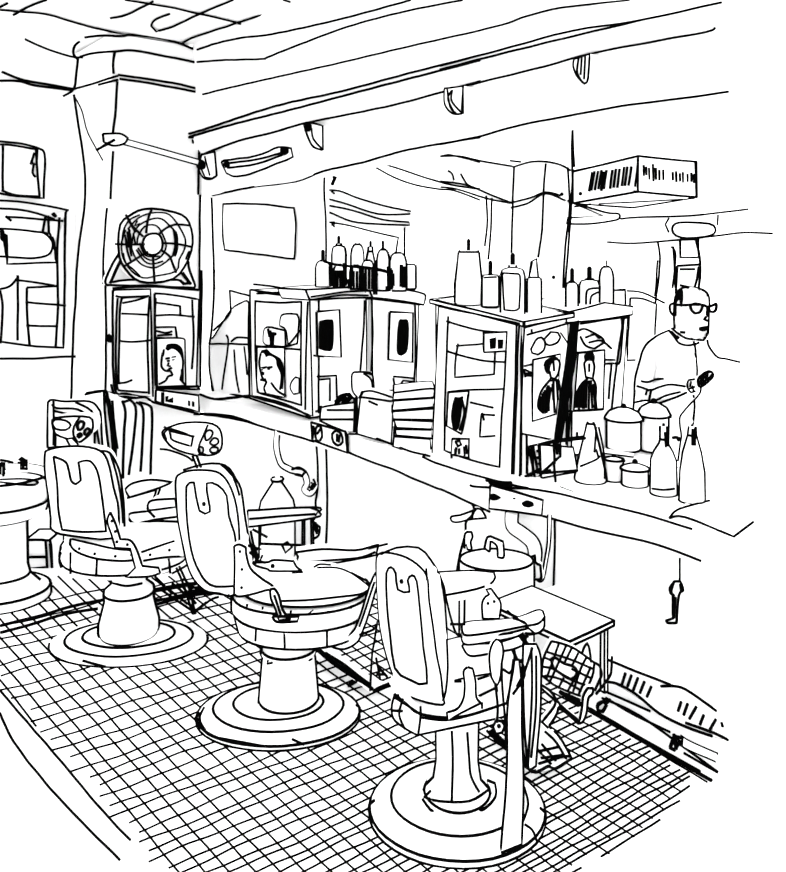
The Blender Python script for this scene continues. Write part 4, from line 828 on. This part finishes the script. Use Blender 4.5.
# vent box
lo, hi = cbox((638, 156.5, 192), 5.3, (573, 172, 203), (697, 162, 197))
t = thing('air_conditioner', 'long slatted air conditioner box high up behind the man', 'air conditioner', sum(lo, Vector()) / 4)
b = B(ENAMEL); b.hexa(lo, hi, w=1.1); b.draw('3', '450,355 447,390 443,425; 580,370 582,445; 440,435 500,440 580,448; 305,470 360,462 440,458 578,450; 305,388 380,372 450,355', w=1.0, d=5.3); b.build('body', t)
b = B(ENAMEL); s = ';'.join(f'{x},{y} {x-6},{y+45}' for x, y in ((345, 390), (350, 388), (358, 388), (366, 386), (372, 390), (378, 386), (392, 385), (400, 382), (408, 382), (418, 378), (425, 378), (434, 378))) + ';' + ';'.join(f'{x},{y} {x+1},{y+h}' for x, y, h in ((462, 375, 25), (468, 378, 20), (475, 380, 28), (484, 372, 40), (490, 380, 28), (498, 385, 25), (507, 385, 25), (528, 390, 20), (536, 388, 26), (545, 392, 20), (552, 390, 25), (562, 394, 20), (570, 392, 22), (576, 395, 22)))
bod = B(ENAMEL); bod.hexa(lo, hi, ink=False)
tree_src = bod
for q in T('3', s):
    for i in (0,):
        tr = BVHTree.FromPolygons(tree_src.v, tree_src.f); pts = []
        for k in range(6):
            p = (q[0][0] + (q[1][0] - q[0][0]) * k / 5, q[0][1] + (q[1][1] - q[0][1]) * k / 5); h = tr.ray_cast(EYE, ray(*p).normalized())[0]
            if h: pts.append(h)
        if len(pts) > 1: b = B(ENAMEL); b.ink([p + (EYE - p) * .001 for p in pts], 1.2); b.build('slat', t)
b = B(PLASTER); PD = ('d', 7.5)
b.prism(pp('3', '410,497 600,480 600,548 380,552', PD), FW * .1, ink=False); b.draw('3', '410,497 450,493 560,490 640,482 700,475; 380,550 440,553 540,545 630,535 690,528 755,530; 495,548 500,600 488,700; 525,560 535,580 528,655', pl=PD, w=.9); b.build('mirrored_cornice', label='level ceiling edge seen in the mirror above the man', cat='cornice')
b = slab('3', '527,520 535,508 560,505 610,508 625,518 622,530 600,537 560,540 535,534', ('d', 7.3), FW * .1, GLASS, sm=2, w=1.1); b.draw('3', '520,495 512,510 520,528; 632,487 630,512', pl=('d', 7.29), w=.8); b.build('ceiling_lamp', label='oval ceiling lamp above the bald man', cat='lamp')
for s, st, lab in (('545,545 588,545 588,585 545,585', '', 'small square frame above the man, right under the lamp'), ('538,605 590,602 582,640 575,672 535,680', '545,612 580,612; 582,545 592,600 588,655; 530,560 535,655; 545,648 575,655', 'small tilted frame directly behind the man\'s head')):
    b = slab('3', s, ('d', 7.2), FW * .03, PAPER, strokes=st, w=1.25); b.build('picture_frame', label=lab, cat='picture frame', group='frames on the far wall in the mirror')
b = slab('7', '205,110 240,112 280,128 275,220 268,290 195,292 200,200', ('d', 7.0), FW * .03, PAPER, w=.9); b.draw('7', '195,90 240,95 305,125; 283,0 280,60 275,105; 95,95 190,85 190,150; 75,115 100,92 190,88', pl=('d', 6.99), w=.9); b.build('mirrored_window', label='tall narrow window seen in the mirror left of the man', cat='window')

# ---------------------------------------------------------------- the barber
DM = 4.8
def skin(chain, rad, edges, root, name, m, sub=2):
    me = bpy.data.meshes.new(name); me.from_pydata(chain, edges, []); o = bpy.data.objects.new(name, me); COL.objects.link(o)
    md = o.modifiers.new('s', 'SKIN'); sk = me.skin_vertices[0] if me.skin_vertices else None
    for i, r in enumerate(rad):
        r = r if isinstance(r, tuple) else (r, r)
        me.skin_vertices[0].data[i].radius = r; me.skin_vertices[0].data[i].use_root = (i == root)
    md.use_smooth_shade = True
    sb = o.modifiers.new('u', 'SUBSURF'); sb.levels = sub; sb.render_levels = sub
    dg = bpy.context.evaluated_depsgraph_get(); ev = o.evaluated_get(dg); m2 = ev.to_mesh()
    v = [Vector(p.co) for p in m2.vertices]; f = [list(p.vertices) for p in m2.polygons]; ev.to_mesh_clear(); bpy.data.objects.remove(o)
    b = B(m); b.v = v; b.f = f; b.m = [0] * len(f); return b
def M(x, y, dd=0): return on((640 + (x) / 5.13, 270 + y / 5.13), ('d', DM + dd))
hip = M(170, 990); hip.z = .98
def off(p, r, f, u): return p + RT * r + FW * f + UP * u
chain = [hip,                                           # 0 pelvis
         off(M(160, 760), 0, 0, 0), M(150, 560), M(150, 400), M(200, 345), M(240, 300),   # 1..4 spine, 5 neck
         M(60, 400), M(20, 520), M(5, 640, -.06),       # 6 shoulder L 7 upper arm 8 elbow
         M(90, 625, -.16), M(190, 600, -.24), M(245, 592, -.28),      # 9 10 forearm 11 wrist
         M(235, 405), M(250, 520, .04), M(248, 650, .04), M(262, 640, -.1),  # 12 shoulder R.. behind
         ]
f1 = RT * .12; legs = []
chain += [off(hip, -.10, 0, -.10), off(hip, -.11, 0, -.5), off(hip, -.11, 0, -.9), off(hip, -.12, -.12, -.95),
          off(hip, .10, 0, -.10), off(hip, .11, 0, -.5), off(hip, .11, 0, -.9), off(hip, .12, -.12, -.95)]
rad = [(.15, .13), (.15, .12), (.16, .12), (.15, .11), (.09, .08), (.065, .065), .08, .065, .055, .05, .04, .03, .07, .055, .045, .03,
       .09, .065, .05, .04, .09, .065, .05, .04]
edges = [(0, 1), (1, 2), (2, 3), (3, 4), (4, 5), (3, 6), (6, 7), (7, 8), (8, 9), (9, 10), (10, 11), (3, 12), (12, 13), (13, 14), (14, 15),
         (0, 16), (16, 17), (17, 18), (18, 19), (0, 20), (20, 21), (21, 22), (22, 23)]
t = thing('person', 'bald man in glasses and a plain smock standing behind the jars, holding a corded clipper', 'person', (hip.x, hip.y, 0))
b = skin(chain, rad, edges, 0, 'b', CLOTH)
# head as an egg lofted from the drawn outline, joined to the same body mesh
hc = M(262, 225)
def hd(x, y): return M(x, y)
prof_h = [(90, 262, 30), (105, 262, 62), (130, 262, 82), (165, 262, 90), (200, 262, 89), (240, 262, 87), (280, 262, 84), (315, 265, 76), (345, 275, 58), (360, 285, 34)]
rings = []
for y, xc, hw in prof_h:
    c = M(xc, y); r = hw / 5.13 * DM / 815; rings.append([c + RT * (r * math.cos(k * math.pi / 10)) + FW * (r * 1.15 * math.sin(k * math.pi / 10)) for k in range(20)])
b.loft(rings)
b.draw('M', '150,310 100,332 60,358 30,385 10,420 0,455 -12,500 -25,560 -30,640 -35,740; 150,310 180,350 200,375 240,387 280,382 305,372; 165,300 200,330 240,352 290,358; 275,365 285,400 288,460 292,520 288,600; 5,570 40,575 80,562 120,558; -15,595 20,605 55,615 100,600 160,588 245,600; 30,640 35,618 58,612 50,650 45,685; -30,680 30,668 70,672 130,645 210,625; 85,690 130,672 190,650 240,628; 275,640 280,700 272,790; 345,358 355,395 395,445 440,455 513,472', d=DM - .12, w=.95)
b.draw('M', '185,340 200,352; 160,318 185,345', d=DM - .12, w=1.5)
b.draw('M', '235,88 270,90 310,97 340,115 352,140 355,180 352,240 350,300 345,330 325,362 290,358; 235,88 205,98 185,130 178,170 175,230 178,300; 340,240 328,252 345,260', d=DM - .1, w=1.15)
b.draw('M', '178,235 160,222 152,195 158,178 178,170', d=DM - .05, w=1.15)
b.draw('M', '303,302 320,296 345,292 348,300 320,308 305,303; 310,302 340,300; 205,318 230,322', d=DM - .12, w=1.3)
b.blot('M', '330,250 340,248 345,258 335,262', ('d', DM - .13)); b.build('body', t)
b = B(INK); 
for s in ('200,100 215,95 222,110 222,150 215,190 205,150 190,170 188,230 180,238 178,180 185,140 192,115',): b.prism(pp('M', s, ('d', DM - .115)), FW * .02, m=1, ink=False)
b.build('side_hair', t, label='dark hair at the temple')
b = B(INK); PG = ('d', DM - .14)
b.draw('M', '178,178 230,180 260,178 320,178 352,188 392,172; 258,180 265,205 282,222 305,218 318,200 322,180; 262,180 285,172 312,175; 352,190 358,212 375,215 388,205 392,180 388,172; 350,185 345,225 352,235; 345,190 348,230', pl=PG, w=1.3, cast=False); b.build('glasses', t)
# hand: palm, four bent fingers and a thumb closing on the clipper
P0 = M(245, 592, -.28)
def hp(x, y, z): return P0 + RT * x + UP * y - FW * z
hb = skin([hp(0, 0, 0), hp(.04, 0, 0), hp(.065, .01, 0), hp(.075, .035, .02), hp(.10, .04, .03), hp(.11, .015, .04), hp(.08, .02, .03), hp(.11, .02, .045), hp(.115, -.01, .05), hp(.08, -.002, .03), hp(.108, -.005, .045), hp(.105, -.03, .045), hp(.072, -.022, .02), hp(.095, -.028, .035), hp(.09, -.045, .035), hp(.03, .03, .01), hp(.055, .055, .02)],
          [.022, .028, .026, .010, .009, .008, .010, .009, .008, .010, .009, .008, .009, .008, .007, .011, .009],
          [(0, 1), (1, 2), (2, 3), (3, 4), (4, 5), (2, 6), (6, 7), (7, 8), (2, 9), (9, 10), (10, 11), (1, 12), (12, 13), (13, 14), (0, 15), (15, 16)], 1, 'h', SKIN)
hb.draw('M', '278,560 250,565 243,585 248,610 262,628 285,620; 262,572 258,600; 270,595 275,622; 250,610 280,600', d=DM - .33, w=.8); hb.build('hand', t)
t = thing('hair_clipper', 'dark round-headed clipper held up by the man, its cord falling among the bottles', 'clipper', M(305, 590, -.36))
b = B(GLASS); PK = ('d', DM - .4); b.prism(pp('M', '300,578 305,555 330,530 355,518 372,525 375,545 355,570 325,595 305,600', PK), FW * .04, w=1.1)
b.draw('M', '310,560 340,530 362,525; 305,575 330,548 345,560; 312,590 335,570 350,560 370,535; 320,540 315,580; 330,535 325,590; 340,535 338,580; 305,585 325,560 345,540; 300,590 320,600 335,580; 350,530 345,565 370,550', pl=('d', DM - .403), w=.55); b.build('head', t)
b = B(INK); b.pipe([on(p, ('d', DM - .42)) for p in smooth(T1('M', '312,600 310,625 290,655 255,690 225,725 205,755 205,800 212,850 205,900 195,980'), 4)], .006, m=1); b.draw('M', '165,862 185,858 205,865 190,875', pl=('d', DM - .42), w=1.5, cast=False); b.build('cord', t)
